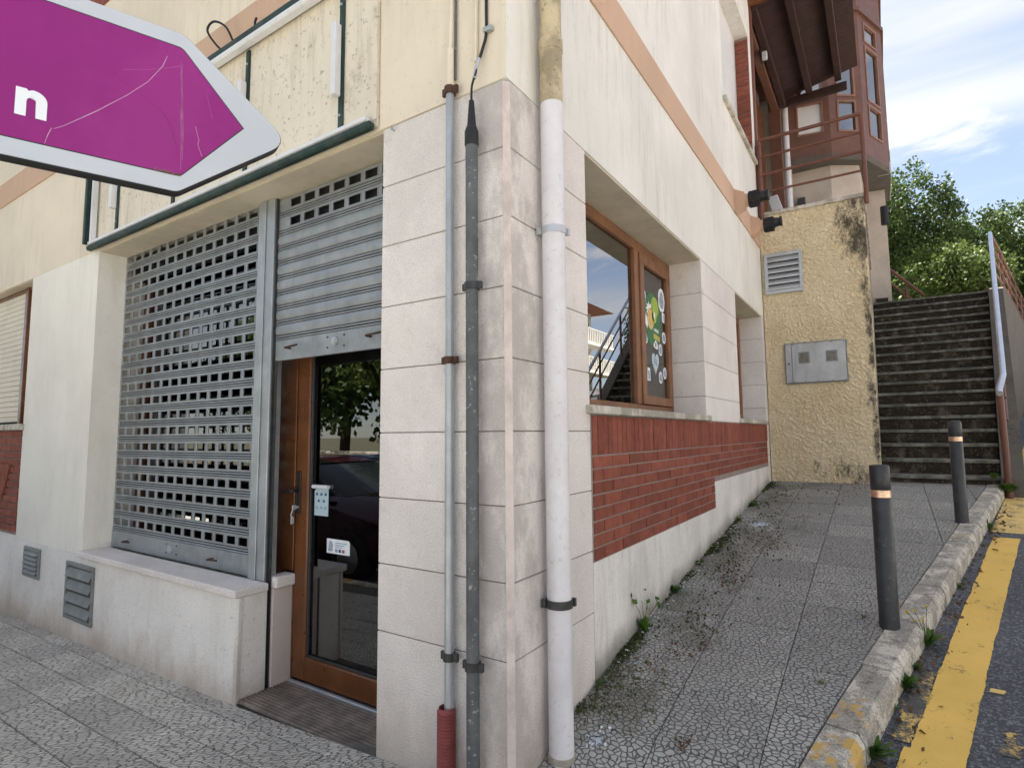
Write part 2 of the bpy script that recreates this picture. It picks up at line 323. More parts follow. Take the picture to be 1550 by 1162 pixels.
def stuccomat():
    m, t, p, N, out = nodes('yellow_stucco')
    g = N('ShaderNodeNewGeometry').outputs['Position']
    s = N('ShaderNodeSeparateXYZ'); t.links.new(g, s.inputs[0])
    f = noise_n(t, N, g, 60, 4, .7); l = noise_n(t, N, g, 3, 5)
    cc = mixc(t, N, ramp(t, N, l, .3, .7), (.84, .695, .45), (.92, .78, .54))
    # black mould: under the coping at the free corner, along the edge and at the foot
    mo = noise_n(t, N, mapping(t, N, g, (2.2, 1, 1.0)), 2.6, 8, .75)
    e1 = mathn(t, N, 'MULTIPLY', ramp(t, N, s.outputs[0], .55, 1.15, 0, .36), ramp(t, N, s.outputs[2], 2.9, 3.9))
    e2 = mathn(t, N, 'MULTIPLY', ramp(t, N, s.outputs[0], 1.02, 1.2, 0, .30), 1)
    e3 = mathn(t, N, 'MULTIPLY', ramp(t, N, s.outputs[2], 1.0, 1.25, .22, 0), ramp(t, N, s.outputs[0], .1, 1.2, .6, 1.3))
    tot = mathn(t, N, 'ADD', mo, mathn(t, N, 'MAXIMUM', e1, mathn(t, N, 'MAXIMUM', e2, e3)))
    mask = ramp(t, N, mathn(t, N, 'ADD', tot, mathn(t, N, 'MULTIPLY', f, .18)), .80, .98)
    cc = mixc(t, N, mathn(t, N, 'MULTIPLY', mask, .92), cc, (.05, .043, .032))
    t.links.new(cc, p.inputs['Base Color']); p.inputs['Roughness'].default_value = .92
    bumpn(t, N, p, mathn(t, N, 'ADD', f, noise_n(t, N, g, 28, 5, .7, 1.)), 1., .016)
stuccomat()

# ------------------------------------------------------------------ mesh helpers
class G:
    def __init__(s): s.v = []; s.f = []
    def add(s, v, f):
        k = len(s.v); s.v += [tuple(p) for p in v]; s.f += [tuple(i+k for i in q) for q in f]; return s
    def box(s, x0, x1, y0, y1, z0, z1):
        return s.add([(x0, y0, z0), (x1, y0, z0), (x1, y1, z0), (x0, y1, z0), (x0, y0, z1), (x1, y0, z1), (x1, y1, z1), (x0, y1, z1)],
                     [(0, 3, 2, 1), (4, 5, 6, 7), (0, 1, 5, 4), (1, 2, 6, 5), (2, 3, 7, 6), (3, 0, 4, 7)])
    def bev(s, x0, x1, y0, y1, z0, z1, b=.004):
        v = []; idx = {}
        for i, sx_ in enumerate((0, 1)):
            for j in (0, 1):
                for k in (0, 1):
                    X = (x0, x1)[i]; Y = (y0, y1)[j]; Z = (z0, z1)[k]
                    xi = X+(b, -b)[i]; yi = Y+(b, -b)[j]; zi = Z+(b, -b)[k]
                    for a, p in enumerate(((X, yi, zi), (xi, Y, zi), (xi, yi, Z))):
                        idx[i, j, k, a] = len(v); v.append(p)
        f = []
        for a in range(3):
            o = [q for q in range(3) if q != a]
            for sd in (0, 1):
                q = []
                for m_, n_ in ((0, 0), (1, 0), (1, 1), (0, 1)):
                    t_ = [0, 0, 0]; t_[a] = sd; t_[o[0]] = m_; t_[o[1]] = n_; q.append(idx[(*t_, a)])
                f.append(q)
            for m_ in (0, 1):
                for n_ in (0, 1):
                    lo = [0, 0, 0]; hi = [0, 0, 0]; lo[o[0]] = hi[o[0]] = m_; lo[o[1]] = hi[o[1]] = n_; hi[a] = 1
                    f.append([idx[(*lo, o[0])], idx[(*lo, o[1])], idx[(*hi, o[1])], idx[(*hi, o[0])]])
        for i in (0, 1):
            for j in (0, 1):
                for k in (0, 1): f.append([idx[i, j, k, 0], idx[i, j, k, 1], idx[i, j, k, 2]])
        return s.add(v, f)
    def prism(s, poly, fn, h0, h1):
        """poly 2D list, fn(u,v,h)->xyz"""
        n = len(poly); v = [fn(u, w_, h0) for u, w_ in poly]+[fn(u, w_, h1) for u, w_ in poly]
        f = [tuple(range(n))[::-1], tuple(range(n, 2*n))]+[(i, (i+1) % n, n+(i+1) % n, n+i) for i in range(n)]
        return s.add(v, f)
    def tube(s, pts, r, n=12, cap=True, rr=None, sub=0):
        pts = [Vector(p) for p in pts]
        if sub:
            P_ = pts; pts = []
            for i in range(len(P_)-1):
                p0 = P_[max(i-1, 0)]; p1 = P_[i]; p2 = P_[i+1]; p3 = P_[min(i+2, len(P_)-1)]
                for k in range(sub):
                    u = k/sub; pts.append(.5*((2*p1)+(p2-p0)*u+(2*p0-5*p1+4*p2-p3)*u*u+(3*p1-p0-3*p2+p3)*u**3))
            pts.append(P_[-1])
        last = None; v = []; f = []
        for i, p in enumerate(pts):
            t_ = (pts[min(i+1, len(pts)-1)]-pts[max(i-1, 0)]).normalized()
            if last is None:
                a = t_.cross(Vector((0, 0, 1)) if abs(t_.z) < .9 else Vector((1, 0, 0))).normalized()
            else: a = (last-t_*last.dot(t_)).normalized()
            last = a; b = t_.cross(a); q = rr[i] if rr else r
            for k in range(n):
                an = 2*math.pi*k/n; v.append(p+a*math.cos(an)*q+b*math.sin(an)*q)
        m_ = len(pts)
        for i in range(m_-1):
            for k in range(n): f.append((i*n+k, i*n+(k+1) % n, (i+1)*n+(k+1) % n, (i+1)*n+k))
        if cap: f.append(tuple(range(n))[::-1]); f.append(tuple(range((m_-1)*n, m_*n)))
        return s.add(v, f)
    def lathe(s, prof, cx, cy, z0, n=24):
        v = []; f = []
        for r_, z in prof:
            for k in range(n): v.append((cx+r_*math.cos(2*math.pi*k/n), cy+r_*math.sin(2*math.pi*k/n), z0+z))
        for i in range(len(prof)-1):
            for k in range(n): f.append((i*n+k, i*n+(k+1) % n, (i+1)*n+(k+1) % n, (i+1)*n+k))
        f.append(tuple(range(n))[::-1]); f.append(tuple(range((len(prof)-1)*n, len(prof)*n)))
        return s.add(v, f)
    def mesh(s, name, o=(0, 0, 0), smooth=False, recalc=True):
        me = bpy.data.meshes.new(name); me.from_pydata([(p[0]-o[0], p[1]-o[1], p[2]-o[2]) for p in s.v], [], s.f); me.update()
        if recalc:
            bm = bmesh.new(); bm.from_mesh(me); bmesh.ops.recalc_face_normals(bm, faces=bm.faces); bm.to_mesh(me); bm.free()
        if smooth: me.shade_smooth(); me.set_sharp_from_angle(angle=R(38))
        return me
ORG = {}
def link(o, parent, loc):
    col.objects.link(o)
    if parent is not None:
        o.parent = parent; o.location = Vector(loc)-ORG[parent.name]
    else: o.location = loc
    ORG[o.name] = Vector(loc)
    return o
def build(g, name, m, parent=None, smooth=False, origin=None, recalc=True):
    xs = [p[0] for p in g.v]; ys = [p[1] for p in g.v]; zs = [p[2] for p in g.v]
    c = origin or ((min(xs)+max(xs))/2, (min(ys)+max(ys))/2, (min(zs) if parent is None else (min(zs)+max(zs))/2))
    me = g.mesh(name, c, smooth, recalc); me.materials.append(MT[m])
    return link(bpy.data.objects.new(name, me), parent, c)
def put(me, name, loc, parent):
    return link(bpy.data.objects.new(name, me), parent, loc)
def thing(name, label, cat, loc, group=None):
    o = bpy.data.objects.new(name, None); o.empty_display_size = .1; link(o, None, loc); tag(o, label, cat, group); return o
def tag(o, label=None, cat=None, group=None, kind=None):
    for k, v in (('label', label), ('category', cat), ('group', group), ('kind', kind)):
        if v: o[k] = v
    return o
def holder(name, parent, loc, label=None):
    o = bpy.data.objects.new(name, None); o.empty_display_size = .1; link(o, parent, loc)
    if label: o['label'] = label
    return o
def dup(root, loc, label):
    d = Vector(loc)-ORG[root.name]
    def cp(o, par):
        c = o.copy(); col.objects.link(c); c.parent = par; ORG[c.name] = ORG[o.name]+d
        if par is None: c.location = loc
        for ch in o.children: cp(ch, c)
        return c
    r_ = cp(root, None); r_['label'] = label; return r_
def interp(pts, x):
    if x <= pts[0][0]: return pts[0][1]+(x-pts[0][0])*(pts[1][1]-pts[0][1])/(pts[1][0]-pts[0][0])
    for (a, b), (c, d) in zip(pts, pts[1:]):
        if x <= c: return b+(d-b)*(x-a)/(c-a)
    a, b = pts[-2]; c, d = pts[-1]; return d+(x-c)*(d-b)/(c-a)
HY = [(-40, -.6), (-3, -.05), (0, .02), (.2, .085), (.5, .17), (1.03, .258), (2.49, .435), (3.58, .545), (4.86, .686), (6.12, .81), (10, 1.35), (30, 4.2), (60, 7), (200, 9)]
HX = [(-60, -1.2), (-5.6, -.165), (-1.8, -.075), (-.2, 0.), (60, 0.)]
def ground(x, y):
    if x < -.06 and 0 < y < 7: y = 0
    return interp(HY, y)+interp(HX, min(x, 0))
def kerb_x(y): return 1.171+.2195*(y-1.032)            # outer edge of the kerb beside the road

# ------------------------------------------------------------------ ground, road, pavement
def gridmesh(xs, ys, zf):
    g = G(); n = len(ys)
    for x in xs:
        for y in ys: g.v.append((x, y, zf(x, y)))
    for i in range(len(xs)-1):
        for j in range(n-1): g.f.append((i*n+j, (i+1)*n+j, (i+1)*n+j+1, i*n+j+1))
    return g
def lin(a, b, n): return [a+(b-a)*i/n for i in range(n+1)]
road_xs = lin(-14, -2, 24)+lin(-1.75, 4, 46)[0:]+lin(4.5, 14, 12)
road_ys = lin(-9, -2, 14)+lin(-1.8, 7, 58)+lin(7.5, 40, 30)
rd = build(gridmesh(road_xs, road_ys, lambda x, y: ground(x, y)-.115), 'road', 'asphalt', recalc=False); tag(rd, kind='structure', label='grey asphalt road climbing beside the pavement')
gx = [-900, -300, -100, -50, -25, -14.2, 0, 14.2, 25, 50, 100, 300, 900]; gy = [-900, -300, -100, -40, -20, -9.2, 0, 12, 25, 40.2, 60, 100, 200, 300, 900]
gd = build(gridmesh(gx, gy, lambda x, y: ground(max(-60, min(60, x)), max(-40, min(200, y)))-.17), 'ground', 'earth', recalc=False); tag(gd, kind='structure')

mat('bounce_concrete', (.50, .49, .46), .9, .12, 1.5, .5, 40, .006)
g = gridmesh(lin(-13.9, 9, 30), lin(-7.5, -2.6, 10), lambda x, y: ground(x, y)-.11)  # unseen street laid pale to bounce sunlight onto the shop front
tag(build(g, 'bounce_street', 'bounce_concrete', recalc=False), kind='structure', label='side street in front of the shop, surfaced pale to bounce light')
g = gridmesh(lin(6.6, 13.9, 8), lin(-2.55, 18, 24), lambda x, y: ground(x, y)-.005)  # unseen forecourt added to reflect sunlight onto the side wall
tag(build(g, 'bounce_forecourt', 'bounce_concrete', recalc=False), kind='structure', label='pale concrete forecourt added across the road to bounce light')

def kerb_line(off):
    """plan polyline of the kerb, off metres inside its outer edge"""
    pts = []
    y = 12.0
    while y > .25: pts.append((kerb_x(y), y)); y -= .25
    P = [(kerb_x(.25), .25), (.86, -.35), (.55, -.95), (0, -1.38), (-.8, -1.62), (-1.8, -1.7), (-14, -1.95)]
    # Catmull-Rom through the corner
    for i in range(len(P)-1):
        p0 = P[max(i-1, 0)]; p1 = P[i]; p2 = P[i+1]; p3 = P[min(i+2, len(P)-1)]
        for k in range(6):
            u = k/6
            q = tuple(.5*((2*p1[a])+(-p0[a]+p2[a])*u+(2*p0[a]-5*p1[a]+4*p2[a]-p3[a])*u*u+(-p0[a]+3*p1[a]-3*p2[a]+p3[a])*u**3) for a in (0, 1))
            pts.append(q)
    pts.append(P[-1])
    out = []
    for i, p in enumerate(pts):
        a = Vector(pts[max(i-1, 0)]); b = Vector(pts[min(i+1, len(pts)-1)]); d = (b-a).normalized(); nrm = Vector((d.y, -d.x))  # inside = right of travel
        out.append((p[0]+nrm.x*off, p[1]+nrm.y*off))
    return out
inner = kerb_line(.15); mid = kerb_line(.09)
poly_pave = mid+[(-14, 7), (0, 7)]
def inside(x, y, poly):
    c = False; n = len(poly); j = n-1
    for i in range(n):
        xi, yi = poly[i]; xj, yj = poly[j]
        if (yi > y) != (yj > y) and x < (xj-xi)*(y-yi)/(yj-yi)+xi: c = not c
        j = i
    return c
g = G(); idx = {}
def pv(x, y):
    k = (round(x, 3), round(y, 3))
    if k not in idx: idx[k] = len(g.v); g.v.append((x, y, ground(x, y)-.012))
    return idx[k]
st = .07
for i in range(int(16/st)):
    x = -13.5+i*st
    for j in range(int(9.2/st)):
        y = -2.1+j*st
        if (x < -.4 and y > .3) or (-1.95 < x < -.72 and y > 0): continue
        if y > 6.3 and x < 1.1: continue
        if inside(x+st/2, y+st/2, poly_pave): g.f.append((pv(x, y), pv(x+st, y), pv(x+st, y+st), pv(x, y+st)))
pave = build(g, 'pavement', 'paver_bed', recalc=False); tag(pave, kind='structure', label='grey ribbed paving round the corner building')

def clip(poly, a, b, c):  # keep a*x+b*y<=c
    out = []
    for i in range(len(poly)):
        p = poly[i]; q = poly[(i+1) % len(poly)]
        dp = a*p[0]+b*p[1]-c; dq = a*q[0]+b*q[1]-c
        if dp <= 0: out.append(p)
        if (dp < 0 < dq) or (dq < 0 < dp):
            t_ = dp/(dp-dq); out.append((p[0]+(q[0]-p[0])*t_, p[1]+(q[1]-p[1])*t_))
    return out
def paver(poly, m):
    if len(poly) < 3: return
    area = abs(sum(poly[i][0]*poly[(i+1) % len(poly)][1]-poly[(i+1) % len(poly)][0]*poly[i][1] for i in range(len(poly))))/2
    if area < .004: return
    cxm = sum(p[0] for p in poly)/len(poly); cym = sum(p[1] for p in poly)/len(poly)
    dz = random.uniform(-.0015, .0015); tx = random.uniform(-.006, .006); ty = random.uniform(-.006, .006)
    g = G(); n = len(poly)
    zf = lambda p: ground(*p)+dz+(p[0]-cxm)*tx+(p[1]-cym)*ty
    ins = [(p[0]+(cxm-p[0])*.012, p[1]+(cym-p[1])*.018) for p in poly]
    v = [(p[0], p[1], zf(p)-.02) for p in poly]+[(p[0], p[1], zf(p)-.004) for p in poly]+[(p[0], p[1], zf(p)) for p in ins]
    f = [tuple(range(2*n, 3*n))]
    for k in (0, n): f += [(k+i, k+(i+1) % n, k+n+(i+1) % n, k+n+i) for i in range(n)]
    g.add(v, f); build(g, 'paving_tile', m, pave)
def rect(x0, x1, y0, y1, j=.0035): return [(x0+j, y0+j), (x1-j, y0+j), (x1-j, y1-j), (x0+j, y1-j)]
# front pavement: staggered oblong tiles parallel to the shop front
rows = 0
for r_ in range(9):
    y1 = .105-.2075*r_; y0 = y1-.2075
    xo = -1.966-.4*20+(0, .2)[r_ % 2]
    for k in range(40):
        x0 = xo+.4*k; x1 = x0+.4
        if x1 < -6.4-.0*r_ or x0 > .42: continue
        if (x0+x1)/2 < -6.2 and r_ > 3: continue
        q = rect(x0, x1, y0, y1)
        if not inside((x0+x1)/2, (y0+y1)/2, kerb_line(.30)+[(-14, 7), (0, 7)]): continue
        if x1 > -1.84 and x0 < -.737: q = clip(q, 0, 1, -.003)
        paver(q, 'paver_left')
# side pavement: squares climbing along the brick wall
sl_ = .2195
for j in range(18):
    y0 = -.725+.4*j; y1 = y0+.4
    for i in range(7):
        x0 = -.01+.4*i if y0 > .0 else .436+.4*i
        x1 = x0+.4
        q = rect(x0, x1, y0, y1, .0018)
        q = clip(q, 1, -sl_, 1.171-.152*1.024-sl_*1.032)
        if y0 < .0:
            if not all(inside(p[0], p[1], inner+[(-14, 7), (0, 7)]) for p in q): continue
        if y1 > 6.3: q = clip(q, 0, 1, 6.32)
        paver(q, 'paver_right')

# kerb stones
kerb = holder('kerb', None, (kerb_x(3), 3, ground(1.3, 3))); tag(kerb, kind='structure', label='worn concrete kerb with scraps of white and yellow paint')
kl = kerb_line(0); seg = []
acc = [0]
for a, b in zip(kl, kl[1:]): acc.append(acc[-1]+math.dist(a, b))
def at_len(s):
    for i in range(len(acc)-1):
        if acc[i+1] >= s:
            u = (s-acc[i])/(acc[i+1]-acc[i]); a = Vector(kl[i]); b = Vector(kl[i+1]); p = a.lerp(b, u); d = (b-a).normalized(); return p, Vector((d.y, -d.x))
    return Vector(kl[-1]), Vector((0, 1))
s = 5.35; total = acc[-1]; k = 0
while s < total-.7 and k < 26:
    L = random.uniform(.56, .64); g = G(); prof = [(.0, -.25), (.004, -.035), (.028, .002), (.146, .0), (.15, -.01), (.15, -.25)]
    nseg = 3; jx = random.uniform(-.004, .004); jz = random.uniform(-.004, .006); n = len(prof)
    for i in range(nseg+1):
        p, nr = at_len(s+.007+(L-.014)*i/nseg)
        for o, z in prof: g.v.append((p.x+nr.x*(o+jx), p.y+nr.y*(o+jx), ground(p.x, p.y)+z+jz+.006))
    for i in range(nseg):
        for q in range(n): g.f.append((i*n+q, i*n+(q+1) % n, (i+1)*n+(q+1) % n, (i+1)*n+q))
    g.f.append(tuple(range(n))[::-1]); g.f.append(tuple(range(nseg*n, (nseg+1)*n)))
    build(g, 'kerb_stone', 'kerb', kerb); s += L; k += 1

# yellow line on the road (ragged edges, short spill marks)
def strip(y0, y1, xl, xr, m, n, lift=.004, rag=.0035, name='painted_line'):
    g = G(); n *= 4; sd = random.uniform(0, 99)
    nz_ = lambda y, o: rag*1.3*(mnoise.noise(Vector((y*5, o, sd)))+.6*mnoise.noise(Vector((y*17, o, sd)))+.5*mnoise.noise(Vector((y*55, o, sd))))
    for i in range(n+1):
        y = y0+(y1-y0)*i/n; a = xl(y)+nz_(y, 0.); b = xr(y)+nz_(y, 7.)
        for x in (a, (a+b)/2, b): g.v.append((x, y, ground(x, y)-.115+lift))
    for i in range(n): 
        for q in (0, 1): g.f.append((i*3+q, i*3+q+1, i*3+q+4, i*3+q+3))
    return build(g, name, m, rd, recalc=False)
YL = lambda y: 1.241+(y-.868)*.2062
YR = lambda y: 1.529+(y-1.377)*.2034
strip(-.35, 1.02, lambda y: YL(y)-.02, YR, 'yellow_paint', 40)
strip(1.02, 4.45, YL, YR, 'yellow_paint', 90)
strip(4.62, 11.5, lambda y: YL(y)-.03, lambda y: YR(y)+.02, 'yellow_paint_worn', 50)
strip(1.05, 1.72, lambda y: YL(y)-.075+.06*max(0, y-1.45), lambda y: YL(y)-.004, 'yellow_smear', 20, rag=.022, name='paint_smear')
strip(1.12, 1.30, lambda y: YR(y)+.10, lambda y: YR(y)+.145, 'yellow_smear', 8, rag=.03, name='paint_smear')
strip(1.62, 1.66, lambda y: YR(y)+.02, lambda y: YR(y)+.08, 'yellow_paint_worn', 4, rag=.01, name='paint_smear')
# shallow drain cover by the corner
g = G().bev(.13, .42, -.23, .04, ground(.2, -.05)-.02, ground(.2, -.05)+.012, .006)
tag(build(g, 'drain_cover', 'dark_steel'), 'small dark metal drain cover in the pavement at the foot of the white pipe', 'drain cover')

# ------------------------------------------------------------------ corner building
ZT = 2.945                                 # underside of the rendered upper wall
bld = thing('corner_building', 'cream rendered corner building with stone pier, brick panels and terracotta band', 'building', (-5, 3, -.3))
HB = 7.7
# upper walls (shell)
g = G(); g.box(-13, -.30, 0, .30, ZT, HB); g.box(-13, -4.005, .0, .30, .54, ZT) if False else None
uw_l = build(g, 'wall', 'plaster_left', bld)
# right upper wall with window opening y 4.25..5.95, z 5.06..6.8 ; left edge strip of the corner shares it
g = G(); g.box(-.30, 0, .0, 4.25, ZT, HB); g.box(-.30, 0, 5.95, 6.11, ZT, HB); g.box(-.30, 0, 4.25, 5.95, ZT, 5.05); g.box(-.30, 0, 4.25, 5.95, 6.8, HB)
build(g, 'wall', 'plaster_right', bld)
# the shop-front side of that corner block is warm beige render: thin coat
build(G().bev(-.76, -.003, -.004, .0, ZT+.001, HB, .001), 'render_coat', 'plaster_left', bld)
# lower left walls
g = G(); g.box(-5.40, -3.965, 0, .30, .54, ZT); g.box(-13, -7.6, 0, .30, .54, ZT); g.box(-7.6, -5.40, .0, .30, .54, .56)
build(g, 'wall', 'plaster_pier', bld)
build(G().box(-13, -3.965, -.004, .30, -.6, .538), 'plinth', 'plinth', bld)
# back, far and roof shell so the inside is dark
g = G(); g.box(-13.0, -12.7, .3, 9.4, -.6, HB); g.box(-12.7, -.42, 9.1, 9.4, -.6, HB); g.box(-12.7, -.42, 6.05, 6.11, 0, 4.2)
build(g, 'wall', 'house_white', bld)
build(G().box(-13.4, .35, -.45, 9.7, HB, HB+.35), 'roof', 'roof_tile', bld)
build(G().box(-12.7, -.3, .42, 6.05, -.2, -.06), 'floor', 'interior_floor', bld)
build(G().box(-12.7, -.3, .30, 6.05, 3.05, 3.25), 'ceiling', 'interior', bld)
build(G().box(-6.0, -5.9, .45, 6.05, -.06, 3.05).box(-5.9, -.9, 3.6, 3.7, -.06, 3.05).box(-.95, -.9, 3.7, 6.0, -.06, 3.05), 'partition', 'interior', bld)
# terracotta bands
build(G().bev(-13, .012, -.012, .0, 3.875, 4.135, .003).bev(0, .012, 0, 6.11, 3.872, 4.132, .003), 'band', 'band', bld)
# lintel soffits (painted render underside of the openings)
build(G().box(-3.965, -.735, .012, .30, ZT-.012, ZT-.001), 'soffit', 'soffit', bld)
for a_, b_ in ((.745, 3.03), (4.38, 5.95)): build(G().box(-.30, -.006, a_, b_, ZT-.014, ZT-.001), 'soffit', 'soffit', bld)
build(G().box(-7.6, -5.40, .008, .30, ZT-.010, ZT-.001), 'soffit', 'soffit', bld)
# brick-coloured panel high up on the front
build(G().bev(-6.6, -4.02, -.01, 0, 5.14, 5.9, .003), 'brick_panel', 'brick', bld)

# stone pier: one L-shaped course on the next, chamfered arris, recessed joints
pier = holder('stone_pier', bld, (-.37, .2, 1.3))
core = [(-.730, .006), (-.034, .006), (-.006, .034), (-.006, .738), (-.30, .738), (-.30, .3), (-.730, .3)]
build(G().prism(core, lambda u, v, h: (u, v, h), -.45, ZT), 'core', 'joint', pier)
L_ = [(-.735, 0), (-.022, 0), (0, .022), (0, .745), (-.302, .745), (-.302, .302), (-.735, .302)]
def stone_prism(poly, z0, z1, parent, m='stone'):
    b = .003; n = len(poly); cx_ = sum(p[0] for p in poly)/n; cy_ = sum(p[1] for p in poly)/n
    g = G(); ins = []
    for i in range(n):   # inset outline for a small chamfer
        p = Vector(poly[i]); a = (p-Vector(poly[i-1])).normalized(); c = (Vector(poly[(i+1) % n])-p).normalized()
        na = Vector((-a.y, a.x)); nc = Vector((-c.y, c.x)); h = (na+nc); h = h/max(.3, h.dot(h))*2*b if h.length > 0 else Vector((0, 0)); ins.append((p.x+h.x, p.y+h.y))
    rings = [(ins, z0), (poly, z0+b), (poly, z1-b), (ins, z1)]
    for pl, z in rings: g.v += [(p[0], p[1], z) for p in pl]
    for k in range(3): g.f += [(k*n+i, k*n+(i+1) % n, (k+1)*n+(i+1) % n, (k+1)*n+i) for i in range(n)]
    g.f.append(tuple(range(n))[::-1]); g.f.append(tuple(range(3*n, 4*n)))
    return build(g, 'stone_block', m, parent)
mat('corner_stone', (.70, .60, .55), .8, .1, 6, .5, 130, .004, dirt=.5, dirtcol=(.38, .31, .27), dirtsc=5)
build(G().prism([(-.0215, -.002), (.002, .0215), (-.012, .0215), (-.0215, .012)], lambda u, v, h: (u, v, h), -.4, ZT-.01), 'corner_strip', 'corner_stone', pier)
zj = [-.4, .545, .845, 1.145, 1.445, 1.745, 2.045, 2.345, 2.645, ZT-.001]
for a, b in zip(zj, zj[1:]): stone_prism(L_, a+.0022, b-.0022, pier)
# pillar between the windows and the end jamb
pil = holder('stone_pillar', bld, (-.15, 3.7, 2.2))
build(G().box(-.29, -.006, 3.036, 4.374, 1.50, ZT-.002), 'core', 'joint', pil)
zp = [1.5335, 1.745, 2.045, 2.345, 2.645, ZT-.001]
for a, b in zip(zp, zp[1:]): stone_prism([(-.302, 3.03), (0, 3.03), (0, 4.38), (-.302, 4.38)], a+.002, b-.002, pil)
jam = holder('stone_jamb', bld, (-.15, 6.02, 2.2))
build(G().box(-.29, -.006, 5.956, 6.10, .45, ZT-.002), 'core', 'joint', jam)
zq = [.45, 1.145, 1.445, 1.745, 2.045, 2.345, 2.645, ZT-.001]
for a, b in zip(zq, zq[1:]): stone_prism([(-.302, 5.95), (0, 5.95), (0, 6.105), (-.302, 6.105)], a+.002, b-.002, jam, 'stone')

# brick apron under the side windows
bp = holder('brick_panel', bld, (0, 3.3, 1.2))
build(G().box(-.30, -.0022, .745, 5.95, -.4, 1.531), 'backing', 'mortar', bp)
def step_z(y): return .787 if y < 3.215 else 1.010
# plinth under it: follows the stepped foot of the bricks, slightly proud of the mortar bed
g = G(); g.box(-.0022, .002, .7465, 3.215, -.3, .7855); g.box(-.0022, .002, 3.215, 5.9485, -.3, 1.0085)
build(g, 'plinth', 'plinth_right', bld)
bm_ = {}
def brick_mesh(l, h):
    k = (round(l, 3), round(h, 3))
    if k not in bm_:
        me = G().bev(-.012, .0045, -l/2, l/2, -h/2, h/2, .002).mesh('brick'); me.materials.append(MT['brick']); bm_[k] = me
    return bm_[k]
h = .0665
z = 1.318
BL = .2475
for r_ in range(8):
    zc = z-h*(r_+.5); y = .765-(.5*BL if r_ % 2 else 0)
    end = 5.90 if zc-h/2 > 1.0 else 3.21
    while y < end-.02:
        a = max(y, .765); b = min(y+BL, end)
        if b-a > .03: put(brick_mesh(b-a-.009, h-.010), 'brick', (random.uniform(-.0015, .0015), (a+b)/2, zc+random.uniform(-.001, .001)), bp)
        y += BL
y = .765
while y < 5.88:   # soldier course on end, narrow tiles
    b = y+.0655; put(brick_mesh(.0655-.004, .203), 'brick', (random.uniform(-.002, .002), (y+b)/2, 1.4245), bp); y = b

# ------------------------------------------------------------------ windows
def frame_piece(parent, a, b, m='wood_window', name='frame_bar', bv=.005):
    return build(G().bev(a[0], b[0], a[1], b[1], a[2], b[2], bv), name, m, parent)
XW = -.275
win = holder('window', bld, (XW, 1.9, 1.58), 'brown framed side window with stickers on its narrow casement')
for a, b in (((XW-.06, .745, 1.58), (XW, 3.03, 1.652)), ((XW-.06, .745, 2.85), (XW, 3.03, ZT-.014)), ((XW-.06, .7455, 1.652), (XW, .83, 2.85)), ((XW-.06, 2.16, 1.652), (XW+.004, 2.245, 2.85)), ((XW-.06, 2.97, 1.652), (XW, 3.029, 2.85))):
    frame_piece(win, a, b)
sash = holder('casement', win, (XW, 2.6, 2.2))
for a, b in (((XW-.05, 2.247, 1.656), (XW+.018, 2.968, 1.725)), ((XW-.05, 2.247, 2.765), (XW+.018, 2.968, 2.846)), ((XW-.05, 2.247, 1.725), (XW+.018, 2.33, 2.765)), ((XW-.05, 2.885, 1.725), (XW+.018, 2.968, 2.765))):
    frame_piece(sash, a, b)
build(G().box(XW-.032, XW-.026, .832, 2.158, 1.654, 2.848), 'pane', 'glass_side', win)
build(G().box(XW-.014, XW-.008, 2.332, 2.883, 1.727, 2.763), 'pane', 'glass', win)
build(G().box(XW-.09, XW-.085, 2.25, 2.97, 1.6, 2.85), 'curtain', 'interior', win)
build(G().bev(-.335, .035, .70, 3.075, 1.533, 1.579, .006), 'sill', 'sill', win)
# printed stickers on the casement (flat)
def ell(cy, cz, ry, rz, n=28, wob=0): 
    return [(cy+ry*math.cos(2*math.pi*i/n)*(1+wob*math.sin(5*i)), cz+rz*math.sin(2*math.pi*i/n)*(1+wob*math.cos(3*i))) for i in range(n)]
def sticker(poly, m, lvl, name='sticker'):
    x = XW-.008+.0008*lvl
    return build(G().prism(poly, lambda u, v, h_: (h_, u, v), x, x+.0007), name, m, win)
def blob(y, z, s_, n): return [(y+s_*.5*a, z+s_*b) for a, b in n]
sticker(ell(2.56, 2.36, .20, .225), 'poster_green', 1, 'poster')
sticker(ell(2.62, 2.475, .09, .085), 'fruit_green', 2, 'poster_print')
sticker(ell(2.60, 2.40, .055, .065), 'fruit_green', 3, 'poster_print')
sticker(ell(2.60, 2.40, .018, .03), 'paper_white', 4, 'poster_print')
sticker(ell(2.51, 2.36, .075, .09), 'fruit_gold', 3, 'poster_print')
sticker(ell(2.515, 2.365, .02, .034), 'poster_yellow', 4, 'poster_print')
star = [(2.49+(.09 if i % 2 else .05)*math.cos(i*math.pi/9), 2.435+(.065 if i % 2 else .035)*math.sin(i*math.pi/9)) for i in range(18)]
sticker(star, 'paper_white', 2, 'poster_print')
sticker([(2.385, 2.31), (2.43, 2.27), (2.46, 2.33), (2.40, 2.39)], 'paper_white', 2, 'poster_print')
for k in range(6): sticker([(2.585+k*.019, 2.272-.002*k), (2.597+k*.019, 2.270-.002*k), (2.599+k*.019, 2.29+(.012 if k == 2 else 0)), (2.587+k*.019, 2.292)], 'paper_white', 2, 'poster_letter')
for k in range(8): sticker([(2.575+k*.0185, 2.208-.002*k), (2.589+k*.0185, 2.206-.002*k), (2.589+k*.0185, 2.248-.002*k), (2.575+k*.0185, 2.25-.002*k)], 'poster_yellow', 2, 'poster_letter')
sticker([(2.575, 2.165), (2.62, 2.20), (2.665, 2.165), (2.67, 2.125), (2.61, 2.128), (2.565, 2.14)], 'paper_white', 2, 'poster_print')
